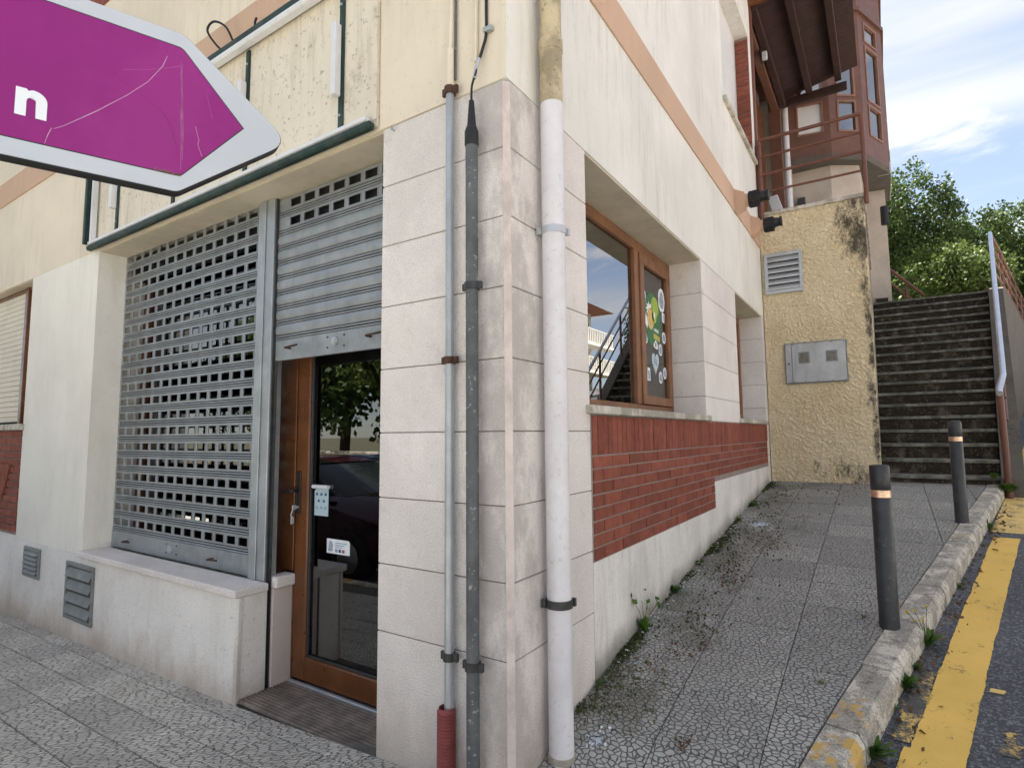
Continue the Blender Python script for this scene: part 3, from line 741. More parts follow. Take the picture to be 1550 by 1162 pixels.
sticker([(2.60, 2.142), (2.63, 2.14), (2.635, 2.172), (2.61, 2.18)], 'ink_red', 3, 'poster_print')
for (cy_, cz_, ry_, rz_) in ((2.80, 2.565, .085, .105), (2.385, 2.52, .035, .05), (2.835, 2.245, .05, .05), (2.40, 2.19, .035, .045), (2.735, 2.13, .045, .05), (2.83, 1.94, .045, .05), (2.72, 1.895, .045, .05)):
    sticker(ell(cy_, cz_, ry_, rz_, 22, .06), 'paper_white', 1); sticker(ell(cy_, cz_, ry_*.66, rz_*.7, 16, .2), 'ink_grey', 2, 'sticker_print')
heart = [(2.60+.085*(16*math.sin(t_)**3)/16, 2.01+.095*(13*math.cos(t_)-5*math.cos(2*t_)-2*math.cos(3*t_)-math.cos(4*t_))/15) for t_ in [2*math.pi*i/30 for i in range(30)]]
sticker(heart, 'paper_blue', 1)
sticker(ell(2.58, 2.02, .02, .03), 'ink_grey', 2, 'sticker_print'); sticker(ell(2.625, 2.01, .02, .03), 'ink_grey', 2, 'sticker_print')
sticker([(2.80, 2.385), (2.86, 2.375), (2.87, 2.46), (2.80, 2.47)], 'paper_white', 1); sticker([(2.825, 2.39), (2.843, 2.39), (2.85, 2.45), (2.83, 2.45)], 'ink_grey', 2, 'sticker_print')
sticker([(2.40, 1.85), (2.47, 1.85), (2.465, 1.95), (2.41, 1.955)], 'paper_white', 1); sticker([(2.425, 1.86), (2.45, 1.86), (2.445, 1.93), (2.425, 1.93)], 'ink', 2, 'sticker_print')

w2 = holder('window', bld, (XW, 5.2, 1.58), 'small brown framed side window next to the yellow wall')
for a, b in (((XW-.06, 4.381, 1.58), (XW, 5.949, 1.66)), ((XW-.06, 4.381, 2.85), (XW, 5.949, ZT-.014)), ((XW-.06, 4.381, 1.66), (XW, 4.46, 2.85)), ((XW-.06, 5.87, 1.66), (XW, 5.949, 2.85)), ((XW-.06, 5.12, 1.66), (XW+.004, 5.21, 2.85))): frame_piece(w2, a, b)
build(G().box(XW-.032, XW-.026, 4.462, 5.118, 1.662, 2.848), 'pane', 'glass_side', w2); build(G().box(XW-.032, XW-.026, 5.212, 5.868, 1.662, 2.848), 'pane', 'glass_side', w2)
build(G().bev(-.335, .03, 4.34, 5.985, 1.533, 1.579, .006), 'sill', 'sill', w2)

# upper side window: roller blind, brick reveal, sill
w3 = holder('window', bld, (-.15, 5.1, 5.05), 'upper side window with white roller blind and brick reveal')
g = G()
for k in range(38): g.bev(-.19, -.172, 4.25, 5.949, 5.06+k*.046, 5.06+k*.046+.043, .006)
build(g, 'roller_blind', 'blind_white', w3)
build(G().bev(-.30, .04, 4.21, 6.02, 5.005, 5.058, .005), 'sill', 'sill', w3)
me = G().bev(-.082, .082, -.012, .0, -.027, .027, .003).mesh('brick'); me.materials.append(MT['brick'])
build(G().box(-.17, -.004, 5.938, 5.946, 5.06, 6.8), 'mortar_bed', 'mortar', w3)
for k in range(26): put(me, 'brick', (-.086, 5.938, 5.095+k*.0655), w3)

# far left window: cream blind, brown frame, sill, brick apron
w4 = holder('window', bld, (-6.4, .1, 1.57), 'front window with lowered cream roller blind')
bl = G().bev(-1.0, .93, 0, .014, 0, .0495, .006).mesh('blind_slat'); bl.materials.append(MT['blind'])
bs = G().bev(-.178, .178, 0, .014, 0, .0495, .006).mesh('blind_slat'); bs.materials.append(MT['blind'])
for k in range(26): put(bl, 'blind_slat', (-6.77, .095, 1.60+k*.052), w4)
for k in range(23): put(bs, 'blind_slat', (-5.583, .115, 1.76+k*.052), w4)
for a, b in (((-5.838, .075, 1.575), (-5.768, .16, 2.935)), ((-7.6, .085, 2.90), (-5.402, .125, 2.934)), ((-5.766, .13, 1.575), (-5.402, .19, 1.74))): frame_piece(w4, a, b, 'wood')
build(G().bev(-7.7, -5.375, -.035, .25, 1.515, 1.572, .005), 'sill', 'sill', w4)
build(G().box(-7.6, -5.402, .19, .30, 1.573, 2.93), 'backing', 'dark_wood', w4)
bp2 = holder('brick_panel', bld, (-6.4, 0, 1.0))
build(G().box(-7.6, -5.402, .006, .30, .56, 1.514), 'backing', 'mortar', bp2)
def fbrick(l, h_):
    k = ('f', round(l, 3), round(h_, 3))
    if k not in bm_:
        me = G().bev(-l/2, l/2, -.008, .012, -h_/2, h_/2, .0035).mesh('brick'); me.materials.append(MT['brick']); bm_[k] = me
    return bm_[k]
for r_ in range(14):
    zc = 1.48-.0665*r_; x = -5.405+(.12 if r_ % 2 else 0)
    while x > -6.7:
        a = min(x, -5.405); b = x-.2475
        if a-b > .03: put(fbrick(a-b-.006, .0555), 'brick', ((a+b)/2, random.uniform(-.001, .001), zc), bp2)
        x = b
for i in range(12):   # slanted decorative tiles
    o = put(fbrick(.34, .055), 'brick', (-5.72-.068*i, -.012, 1.05), bp2); o.rotation_euler = (0, R(-62), 0)

# ------------------------------------------------------------------ shop front
low = holder('low_wall', bld, (-2.9, .1, .2))
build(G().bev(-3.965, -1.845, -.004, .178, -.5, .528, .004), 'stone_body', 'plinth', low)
build(G().bev(-1.872, -1.838, -.0075, .02, -.5, .5265, .004), 'corner_strip', 'stone', low)
build(G().bev(-1.90, -1.83, .203, .36, -.5, .535, .004), 'stone_body', 'stone_reveal', low)
build(G().bev(-4.0, -1.83, -.035, .175, .5285, .572, .006), 'sill', 'stone', low)
build(G().bev(-1.90, -1.80, .203, .335, .5355, .60, .006), 'sill', 'stone', low)
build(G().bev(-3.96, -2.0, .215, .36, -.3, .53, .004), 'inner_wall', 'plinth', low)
# guide rail in the slot between the two stone pieces and the steel post
YS = .20
post = holder('shutter_post', bld, (-1.95, .2, 1.7))
build(G().bev(-2.045, -1.878, .17, .255, .573, ZT-.014, .004), 'post', 'galv', post)
build(G().bev(-2.01, -1.955, .160, .169, .574, ZT-.015, .003), 'cover_strip', 'galv', post)
build(G().box(-1.877, -1.868, .183, .198, -.1, ZT-.014).box(-1.868, -1.845, .196, .2, -.1, 1.9), 'guide_rail', 'dark_steel', post)

def slat_mesh(x0, x1, pitch, holes, name, hz0=.048, hz1=.099):
    """one steel slat: flat band (pierced or plain) between two rounded hinge beads; centred on x, z from 0 to pitch"""
    g = G(); za_, zb_ = .034, pitch-.003; th = .004
    if holes:
        p = .1335; n = int((x1-x0-.06)/p); off = (x1-x0-n*p)/2; hw = .049
        xs = [x0]
        for i in range(n): c = x0+off+p*(i+.5); xs += [c-hw, c+hw]
        xs.append(x1); zs = [za_, hz0, hz1, zb_]
        for i in range(len(xs)-1):
            for j in range(3):
                if i % 2 == 1 and j == 1:
                    a, b = xs[i], xs[i+1]
                    g.add([(a, 0, hz0), (b, 0, hz0), (b, 0, hz1), (a, 0, hz1), (a, th, hz0), (b, th, hz0), (b, th, hz1), (a, th, hz1)], [(0, 1, 5, 4), (1, 2, 6, 5), (2, 3, 7, 6), (3, 0, 4, 7)])
                    e = .006   # pressed rim round each hole
                    for q in ((a-e, b+e, hz0-e, hz0), (a-e, b+e, hz1, hz1+e), (a-e, a, hz0, hz1), (b, b+e, hz0, hz1)): g.box(q[0], q[1], -.0025, 0.0005, q[2], q[3])
                    continue
                a, b, c, d = xs[i], xs[i+1], zs[j], zs[j+1]
                g.add([(a, 0, c), (b, 0, c), (b, 0, d), (a, 0, d)], [(0, 1, 2, 3)]); g.add([(a, th, c), (b, th, c), (b, th, d), (a, th, d)], [(3, 2, 1, 0)])
    else:
        n = 5
        for i in range(n):
            u0, u1 = i/n, (i+1)/n; z0, z1 = za_+(zb_-za_)*u0, za_+(zb_-za_)*u1; y0, y1 = -.006*math.sin(math.pi*u0), -.006*math.sin(math.pi*u1)
            g.add([(x0, y0, z0), (x1, y0, z0), (x1, y1, z1), (x0, y1, z1)], [(0, 1, 2, 3)])
        g.box(x0, x1, .008, .010, za_, zb_)
    for zc_, r_ in ((.0065, .0052), (.0225, .0052)):
        pts = [(math.cos(t_)*r_, math.sin(t_)*r_) for t_ in [math.pi*(.5+k_/6) for k_ in range(7)]]
        for (a1, b1), (a2, b2) in zip(pts, pts[1:]): g.add([(x0, a1+.002, zc_+b1), (x1, a1+.002, zc_+b1), (x1, a2+.002, zc_+b2), (x0, a2+.002, zc_+b2)], [(0, 1, 2, 3)])
    nb = len(g.f); g.box(x0, x1, .012, .014, -.004, .036)  # black strip behind the beads paints the shade in the slat gaps
    me = g.mesh(name, recalc=False); me.materials.append(MT['galv_shutter']); me.materials.append(MT['black_rubber'])  # black_rubber here only blackens the shade strip
    for k_ in range(nb, len(g.f)): me.polygons[k_].material_index = 1
    return me
def shutter(name, x0, x1, zb, rows, label):
    sh = holder(name, bld, ((x0+x1)/2, YS, zb), label); cx_ = (x0+x1)/2; hw = (x1-x0)/2
    pm = slat_mesh(-hw, hw, .118, True, 'slat'); sm = slat_mesh(-hw, hw, .095, False, 'slat'); zz_ = zb+.128
    for k, hole in enumerate(rows):
        put(pm if hole else sm, 'slat', (cx_, YS, zz_), sh); zz_ += .118 if hole else .095
    bar = build(G().bev(x0, x1, YS-.004, YS+.016, zb, zb+.126, .003), 'bottom_bar', 'galv_shutter', sh)
    for dx in (-.62*hw, .62*hw):
        hx = cx_+dx; build(G().tube([(hx-.06, YS-.006, zb+.066), (hx-.06, YS-.045, zb+.066), (hx-.055, YS-.05, zb+.066), (hx+.06, YS-.05, zb+.072)], .006, 8), 'pull_handle', 'rust', bar)
    build(G().tube([(cx_, YS-.004, zb+.07), (cx_, YS-.018, zb+.07), (cx_, YS-.0185, zb+.07), (cx_, YS-.024, zb+.07)], .02, 14, rr=[.024, .024, .016, .016]), 'lock', 'aluminium', bar)
    for a in (-1, 1):
        for b in (-1, 1): build(G().tube([(cx_+a*.07, YS-.004, zb+.07+b*.03), (cx_+a*.07, YS-.007, zb+.07+b*.03)], .006, 8), 'rivet', 'dark_steel', bar)
    return sh
shutter('roller_shutter', -3.99, -2.047, .574, [1]*19, 'closed galvanised roller shutter pierced with rows of square holes')
shutter('roller_shutter', -1.866, -.74, 1.895, [0]*7+[1]*2, 'half raised galvanised roller shutter of plain slats above the door')
build(G().box(-3.995, -3.99, .17, .24, .574, ZT-.014), 'guide_rail', 'dark_steel', post)
build(G().box(-3.99, -2.047, .199, .23, 2.955, 3.04).box(-1.866, -.74, .199, .23, 2.935, 3.04), 'shutter_box_edge', 'dark_steel', post)
build(G().box(-3.96, -2.05, .24, .335, 2.74, 2.93).box(-1.862, -.742, .24, .33, 2.60, 2.93), 'shade_backing', 'black_rubber', post)  # black backing added behind the top holes to stand in for shade
# shop window behind the shutter: brown frame, glass
sw = holder('shop_window', bld, (-3, .34, .57))
for a, b in (((-3.96, .345, .575), (-3.86, .40, 2.93)), ((-3.86, .345, .575), (-2.1, .40, .66)), ((-3.86, .345, 2.85), (-2.1, .40, 2.93))): frame_piece(sw, a, b, 'wood')
build(G().box(-3.858, -2.10, .372, .378, .662, 2.848), 'pane', 'glass', sw)
build(G().box(-4.1, -3.965, .30, .46, -.05, ZT-.01), 'reveal', 'plaster_pier', sw)
# door, side panel and threshold
door = holder('door', bld, (-1.28, .36, 0), 'brown shop door with full height glass and black handle')
YD = .345
build(G().bev(-2.10, -1.955, YD, YD+.06, .545, 2.93, .004), 'frame_post', 'wood', door)
build(G().bev(-1.954, -1.838, YD-.006, YD+.06, .605, 2.93, .004), 'frame_post', 'wood', door)
build(G().bev(-1.835, -1.822, YD-.012, YD+.05, -.04, .603, .003), 'frame_post', 'wood', door)
build(G().box(-1.838, -1.822, YD+.01, YD+.05, -.03, 2.93), 'gap_seal', 'black_rubber', door)
leaf = holder('door_leaf', door, (-1.28, YD, 1))
for a, b in (((-1.82, YD-.012, -.012), (-1.70, YD+.05, 2.9)), ((-.86, YD-.012, -.012), (-.738, YD+.05, 2.9)), ((-1.70, YD-.012, -.012), (-.86, YD+.05, .125)), ((-1.70, YD-.012, 2.75), (-.86, YD+.05, 2.9))): frame_piece(leaf, a, b, 'wood', 'stile', .008)
build(G().box(-1.698, -.862, YD+.018, YD+.024, .127, 2.748), 'pane', 'glass', leaf)
build(G().bev(-1.699, -1.69, YD-.0, YD+.017, .126, 2.749, .002).bev(-1.69, -.862, YD-.0, YD+.017, .126, .135, .002), 'glazing_bead', 'dark_steel', leaf)
build(G().bev(-1.80, -1.765, YD-.020, YD-.0125, .96, 1.22, .003), 'handle_plate', 'black_rubber', leaf)
build(G().tube([(-1.783, YD-.018, 1.10), (-1.783, YD-.06, 1.10), (-1.79, YD-.066, 1.10), (-1.87, YD-.066, 1.098)], .0095, 10), 'handle', 'black_rubber', leaf)
build(G().tube([(-1.783, YD-.018, 1.00), (-1.783, YD-.034, 1.00)], .010, 10).bev(-1.787, -1.779, YD-.06, YD-.034, .985, 1.015, .002), 'lock_cylinder', 'aluminium', leaf)
build(G().tube([(-1.79, YD-.05, .985), (-1.80, YD-.055, .955), (-1.785, YD-.05, .935)], .004, 6).bev(-1.80, -1.79, YD-.058, YD-.05, .90, .95, .001).bev(-1.785, -1.777, YD-.056, YD-.05, .905, .945, .001), 'keys', 'aluminium', leaf)
build(G().bev(-1.86, -.738, YD-.035, YD-.013, -.045, -.016, .003), 'threshold_strip', 'aluminium', door)
th = holder('threshold_step', bld, (-1.28, .15, -.05))
build(G().box(-1.838, -.737, .0, YD, -.2, -.046), 'bed', 'dark_steel', th)
rb = G().bev(-.549, .549, -.0085, .0085, -.012, .008, .003).mesh('rib'); rb.materials.append(MT['threshold'])
for k in range(13): put(rb, 'rib', (-1.287, .017+.0235*k, -.034), th)
# notices stuck on the door glass
def dn(poly, m, y, name): return build(G().prism(poly, lambda u, v, h_: (u, h_, v), y, y+.0008), name, m, leaf)
yy = YD+.0165
dn([(-1.672, .955), (-1.545, .955), (-1.545, 1.115), (-1.66, 1.115), (-1.672, 1.10)], 'paper_blue', yy, 'notice')
for a, b in ((0, 0), (1, 0), (2, 0), (.4, 1), (1.6, 1), (0, 2), (1, 2), (2, 2)): dn([(-1.66+a*.04, 1.075-b*.04), (-1.64+a*.04, 1.075-b*.04), (-1.64+a*.04, 1.09-b*.04), (-1.655+a*.04, 1.092-b*.04)], 'ink' if b < 2 else 'ink_grey', yy-.001, 'notice_print')
build(G().tube([(-1.675, YD+.005, 1.128), (-1.53, YD+.005, 1.128)], .0115, 10), 'notice_roll', 'white_plastic', leaf)
dn([(-1.55, .745), (-1.35, .745), (-1.35, .818), (-1.362, .828), (-1.55, .828)], 'paper_white', yy, 'notice')
dn([(-1.535, .757), (-1.50, .757), (-1.495, .80), (-1.51, .818), (-1.53, .812)], 'ink_grey', yy-.001, 'notice_print')
for k, z_ in enumerate((.806, .793, .781)): dn([(-1.475, z_), (-1.375-.02*k, z_), (-1.375-.02*k, z_+.005), (-1.475, z_+.005)], 'ink_grey', yy-.001, 'notice_print')
for k, m_ in enumerate(('ink_grey', 'ink', 'ink_red')): dn([(-1.475+.03*k, .755), (-1.453+.03*k, .755), (-1.453+.03*k, .773), (-1.475+.03*k, .773)], m_, yy-.001, 'notice_print')

# ------------------------------------------------------------------ remains of the shop sign above the shutters
sf = thing('sign_frame', 'empty green and white shop sign frame above the shutters', 'sign frame', (-2.4, -.05, 2.97))
build(G().bev(-4.0, -.765, -.016, -.001, 2.965, 3.845, .002), 'back_panel', 'sign_panel_plaster', sf)
build(G().bev(-.80, -.765, -.024, -.017, 3.0, 6.3, .002), 'edge_strip', 'sign_panel_plaster', sf)
build(G().bev(-4.06, -.775, -.062, -.017, 2.942, 2.984, .010), 'bottom_rail', 'green_paint', sf)
build(G().bev(-4.05, -.80, -.066, -.03, 2.9845, 3.008, .004), 'bottom_tube', 'white_plastic', sf)
build(G().bev(-4.06, -.775, -.075, -.012, 3.85, 3.895, .006), 'top_rail', 'green_paint', sf)
build(G().bev(-4.05, -.80, -.082, -.03, 3.812, 3.849, .008), 'top_tube', 'white_plastic', sf)
build(G().bev(-4.06, -4.02, -.09, -.017, 2.986, 3.849, .005), 'end_rail', 'green_paint', sf)
build(G().bev(-3.985, -3.96, -.07, -.03, 2.99, 3.80, .004), 'end_tube', 'white_plastic', sf)
for i, x in enumerate((-1.03, -1.90, -2.76, -3.62)):
    st_ = build(G().bev(x-.017, x+.017, -.03, -.017, 3.0, 3.81, .002), 'mounting_strip', 'green_paint', sf)
    build(G().bev(x-.03, x+.006, -.075, -.031, 3.20, 3.60, .004), 'lamp_holder', 'white_plastic', st_)
    for z_ in (3.10, 3.72): build(G().tube([(x, -.03, z_), (x, -.036, z_)], .007, 8), 'bolt', 'aluminium', st_)
build(G().tube([(-2.02, -.05, 3.89), (-2.05, -.09, 3.99), (-2.12, -.13, 4.03), (-2.19, -.13, 4.00), (-2.17, -.09, 3.93), (-2.14, -.05, 3.885)], .007, 8, sub=6), 'loose_cable', 'black_rubber', sf, True)
build(G().tube([(-1.80, -.045, 3.89), (-1.79, -.055, 3.93), (-1.785, -.05, 3.96)], .007, 8, sub=5), 'cable_end', 'black_rubber', sf, True)

# ------------------------------------------------------------------ vents
def vent(x0, x1, z0, z1, n, label, name='vent_grille'):
    v = thing(name, label, 'vent', ((x0+x1)/2, -.01, z0), None)
    fw_ = .03; d = -.02; g = G()
    for q in ((x0, x1, z0, z0+fw_), (x0, x1, z1-fw_, z1), (x0, x0+fw_, z0+fw_, z1-fw_), (x1-fw_, x1, z0+fw_, z1-fw_)): g.bev(q[0], q[1], d, -.0045, q[2], q[3], .003)
    build(g, 'frame', 'vent_grey', v)
    build(G().box(x0+fw_, x1-fw_, -.0075, -.0046, z0+fw_, z1-fw_), 'backing', 'dark_steel', v)
    hh = (z1-z0-2*fw_)/n
    for k in range(n):
        zb = z0+fw_+hh*k; g = G().add([(x0+fw_, d-.012, zb+hh*.15), (x1-fw_, d-.012, zb+hh*.15), (x1-fw_, -.008, zb+hh*.8), (x0+fw_, -.008, zb+hh*.8), (x0+fw_, d-.012, zb+hh*.15+.004), (x1-fw_, d-.012, zb+hh*.15+.004), (x1-fw_, -.008, zb+hh*.8+.004), (x0+fw_, -.008, zb+hh*.8+.004)], [(0, 1, 2, 3), (4, 5, 6, 7), (0, 1, 5, 4), (1, 2, 6, 5), (2, 3, 7, 6), (3, 0, 4, 7)])
        build(g, 'slat', 'vent_grey', v)
    return v
vent(-5.12, -4.76, .25, .50, 5, 'small grey metal vent grille low on the left wall')
vent(-4.20, -3.70, .045, .475, 4, 'large grey louvred vent grille low beside the shutter wall')

# ------------------------------------------------------------------ pipes on the pier
def collar(cx_, cy_, z, r, parent, m='dark_steel', hgt=.028, lug=(1, 0)):
    g = G().lathe([(r, -hgt/2), (r+.006, -hgt/2), (r+.006, hgt/2), (r, hgt/2)], cx_, cy_, z, 20)
    lx, ly = lug
    g.bev(cx_+lx*(r+.014)-.011, cx_+lx*(r+.014)+.011, cy_+ly*(r+.014)-.008, cy_+ly*(r+.014)+.008, z-hgt/2, z+hgt/2, .002)
    g.bev(cx_-lx*(r+.012)-.009, cx_-lx*(r+.012)+.009, cy_-ly*(r+.012)-.008, cy_-ly*(r+.012)+.008, z-hgt/2, z+hgt/2, .002)
    return build(g, 'clamp', m, parent, True)
c1_ = thing('metal_conduit', 'thin galvanised conduit rising from a red ribbed sleeve on the stone pier', 'pipe', (-.283, -.034, 0))
build(G().tube([(-.283, -.034, .0), (-.283, -.034, 1.70)], .0205, 16), 'pipe', 'galv', c1_, True)
build(G().tube([(-.283, -.034, 1.701), (-.283, -.034, 2.97)], .0185, 16).lathe([(.0205, 0), (.0225, .0), (.0225, .03), (.0185, .03)], -.283, -.034, 1.69, 16), 'pipe', 'galv', c1_, True)
build(G().tube([(-.283, -.034, 2.96), (-.283, -.034, 3.16)], .0175, 14), 'upper_tube', 'plaster_left', c1_, True)
build(G().tube([(-.283, -.03, 3.15), (-.28, -.02, 3.6), (-.283, -.02, 4.2), (-.28, -.02, 6.5)], .009, 8), 'cable', 'plaster_left', c1_, True)
build(G().tube([(-.266, -.02, 3.02), (-.264, -.015, 3.5), (-.266, -.015, 6.5)], .006, 8), 'cable', 'conduit_grey', c1_, True)
collar(-.283, -.034, 1.75, .0205, c1_, 'rust', .03); collar(-.283, -.034, .53, .0205, c1_, 'dark_steel', .032); collar(-.283, -.034, 2.965, .0195, c1_, 'rust', .035)
g = G(); prof = []
for k in range(56): prof += [(.034, -.42+k*.0133), (.0385, -.42+k*.0133+.003), (.0385, -.42+k*.0133+.008), (.034, -.42+k*.0133+.011)]
g.lathe(prof+[(.03, .333), (.03, .30)], -.292, -.042, 0, 20); build(g, 'ribbed_sleeve', 'red_sleeve', c1_, True)
c2_ = thing('grey_conduit', 'dark grey conduit with black cap and thin cable on the stone pier', 'pipe', (-.150, -.05, 0))
build(G().tube([(-.150, -.05, -.15), (-.150, -.05, 2.70)], .0265, 18), 'pipe', 'conduit_grey', c2_, True)
build(G().lathe([(.0275, -.005), (.030, 0), (.030, .06), (.025, .075), (.020, .085), (.011, .20), (.006, .202)], -.150, -.05, 2.665, 18), 'end_cap', 'black_rubber', c2_, True)
build(G().tube([(-.150, -.05, 2.86), (-.148, -.05, 2.93), (-.132, -.045, 2.985), (-.13, -.035, 3.03)], .005, 8, sub=5).tube([(-.13, -.035, 3.03), (-.11, -.02, 3.11), (-.095, -.014, 3.2), (-.097, -.012, 3.5), (-.095, -.012, 6.5)], .0065, 8, sub=5), 'cable', 'black_rubber', c2_, True)
build(G().tube([(-.139, -.045, 2.965), (-.131, -.037, 3.02), (-.124, -.03, 3.06)], .0085, 8), 'cable_tie', 'aluminium', c2_, True)
build(G().tube([(-.15, -.02, 3.06), (-.15, -.018, 3.10), (-.148, -.016, 3.5), (-.15, -.016, 6.5)], .0085, 8), 'cable', 'plaster_left', c2_, True)
build(G().bev(-.105, -.06, -.03, -.005, 3.175, 3.195, .002), 'bracket', 'galv', c2_)
collar(-.150, -.05, 2.05, .0265, c2_, 'dark_steel', .03); collar(-.150, -.05, .525, .0265, c2_, 'dark_steel', .032)
c3_ = thing('downpipe', 'white rainwater downpipe with old cream upper length beside the corner', 'pipe', (.068, .267, .05))
gz = ground(.07, .267)
build(G().tube([(.068, .267, gz-.03), (.068, .267, 2.93)], .052, 24), 'lower_pipe', 'white_pipe', c3_, True)
build(G().tube([(.068, .267, gz-.01), (.068, .267, gz+.012), (.068, .267, gz+.014)], .05, 24, rr=[.058, .058, .052]), 'foot', 'sill', c3_, True)
build(G().tube([(.068, .267, 2.93), (.068, .267, 3.18), (.068, .267, 3.181), (.068, .267, 3.235), (.068, .267, 3.236), (.068, .267, 9.4)], .05, 24, rr=[.051, .053, .056, .056, .05, .05]), 'upper_pipe', 'cream_pipe', c3_, True)
collar(.068, .267, 2.335, .052, c3_, 'aluminium', .032, (-.75, -.66)); collar(.068, .267, .722, .052, c3_, 'dark_steel', .034, (-.75, -.66))
# small hook
tag(build(G().tube([(-.66, 0, 2.915), (-.66, -.02, 2.915), (-.652, -.03, 2.92), (-.644, -.03, 2.91), (-.648, -.03, 2.898)], .004, 6), 'wall_hook', 'galv', None, True), 'tiny metal hook at the top left of the stone pier', 'hook')

# ------------------------------------------------------------------ black fittings on terracotta mounts
def spot(y, z, label):
    s_ = thing('wall_light', label, 'wall light', (.012, y, z), 'black fittings on the terracotta band')
    build(G().prism([(0, -.13), (.0, .13), (.10, .078), (.10, -.078)], lambda u, v, h_: (.012+u, y+h_, z+v), -.075, .075), 'mount', 'band', s_)
    build(G().tube([(.10, y, z), (.15, y, z)], .073, 20), 'mount_ring', 'band', s_, True)
    g = G().tube([(.15, y, z), (.265, y, z)], .082, 12)
    for k in range(12):
        a = 2*math.pi*k/12; g.tube([(.155, y+.084*math.cos(a), z+.084*math.sin(a)), (.26, y+.084*math.cos(a), z+.084*math.sin(a))], .008, 6)
    hs = build(g, 'housing', 'black_rubber', s_)
    build(G().tube([(.265, y, z+.01), (.27, y, z+.01), (.325, y, z+.012), (.33, y, z+.012)], .06, 16, rr=[.062, .062, .05, .045]), 'nozzle', 'black_rubber', s_, True)
    build(G().tube([(.33, y, z+.014), (.352, y, z+.014), (.354, y, z+.014)], .06, 16, rr=[.06, .06, .05]), 'hood', 'black_rubber', s_, True)
spot(4.60, 3.99, 'black ribbed wall light on terracotta mount, the one nearer the street corner')
spot(5.53, 3.99, 'black ribbed wall light on terracotta mount, the one nearer the yellow wall')

# ------------------------------------------------------------------ yellow terrace block, railing
ter = thing('terrace_block', 'yellow rough stucco terrace wall with black mould on its free edge', 'wall', (.6, 7.8, .6))
X0, X1, YF, ZTB = .004, 1.205, 6.112, 4.335
def relief(p, s_=1.0):
    q = Vector((p[0]*48, p[1]*48, p[2]*48)); n_ = mnoise.noise(q+Vector((mnoise.noise(q*.6)*1.5, 0, mnoise.noise(q*.6+Vector((9, 0, 0)))*1.5)))
    a = max(0., min(1., .5+n_*1.5))
    return a*.015+mnoise.noise(q*2.3)*.003
g = G(); nx, nz = 230, 680
for i in range(nx+1):
    for j in range(nz+1):
        x = X0+(X1-X0)*i/nx; z = .45+(ZTB-.03-.45)*j/nz
        e = min(1, min(i, nx-i)/2)
        g.v.append((x, YF-relief((x, YF, z))*e, z))
n_ = nz+1
for i in range(nx):
    for j in range(nz): g.f.append((i*n_+j, (i+1)*n_+j, (i+1)*n_+j+1, i*n_+j+1))
build(g, 'stucco_face', 'yellow_stucco', ter, True, recalc=False)
build(G().box(X0, X1, YF+.001, 11.3, .2, ZTB-.03), 'body', 'yellow_stucco', ter)
build(G().bev(X0, X1+.02, YF-.035, 9.9, ZTB-.029, ZTB+.02, .006), 'coping', 'sill', ter)
def railing(name, label, posts, rails, r=.022):
    t_ = thing(name, label, 'railing', posts[0][0])
    for a, b in posts: build(G().tube([a, b], r*1.15, 12), 'post', 'rail_brown', t_, True)
    for a, b, q in rails: build(G().tube([a, b], q, 12), 'rail', 'rail_brown', t_, True)
    return t_
yr = YF-.06
railing('terrace_railing', 'brown metal railing with four rails on the yellow terrace wall', [((.055, yr, 4.16), (.055, yr, 5.345)), ((1.235, yr, 4.2), (1.235, yr, 5.345)), ((.02, yr+.04, 4.16), (.02, yr+.04, 5.30))],
        [((.055, yr, z_), (1.235, yr, z_), q) for z_, q in ((5.345, .024), (5.11, .018), (4.865, .02), (4.62, .015))])
# terrace things: leaning tile and potted sprig are tiny
tag(build(G().add([(.16, 6.33, ZTB+.02), (.30, 6.30, ZTB+.02), (.20, 6.42, ZTB+.36), (.08, 6.45, ZTB+.36), (.165, 6.36, ZTB+.02), (.305, 6.33, ZTB+.02), (.205, 6.45, ZTB+.36), (.085, 6.48, ZTB+.36)], [(0, 1, 2, 3), (4, 5, 6, 7), (0, 1, 5, 4), (1, 2, 6, 5), (2, 3, 7, 6), (3, 0, 4, 7)]), 'board', 'white_plastic'), 'pale board leaning behind the terrace railing', 'board')
# entrance on the terrace: wood clad wall, posts, door
ent = holder('entrance', bld, (-.2, 7.5, 4.4))
build(G().box(-.42, -.36, 6.11, 9.1, 4.2, HB), 'wall', 'plaster_right', ent)
build(G().bev(-.36, -.30, 6.3, 7.6, 4.36, 7.2, .01), 'door', 'wood', ent)
build(G().bev(-.36, -.28, 7.75, 8.9, 4.36, 7.2, .01), 'door', 'wood', ent)
build(G().bev(-.05, .03, 6.112, 6.20, 4.36, 7.6, .006), 'corner_post', 'rail_brown', ent)
build(G().bev(-.30, -.26, 7.62, 7.70, 4.36, 7.2, .004), 'white_trim', 'white_plastic', ent)
build(G().bev(-.20, .0, 8.95, 9.10, 4.36, 7.5, .006), 'corner_post', 'bay_wood', ent)
build(G().bev(-.14, -.02, 6.115, 9.0, 7.24, 7.38, .006), 'wall_beam', 'bay_wood', ent)
br = G().prism([(-.1, 6.3), (.0, 6.3), (.0, 7.0)], lambda u, v, h_: (u, h_, v), 8.0, 8.1)
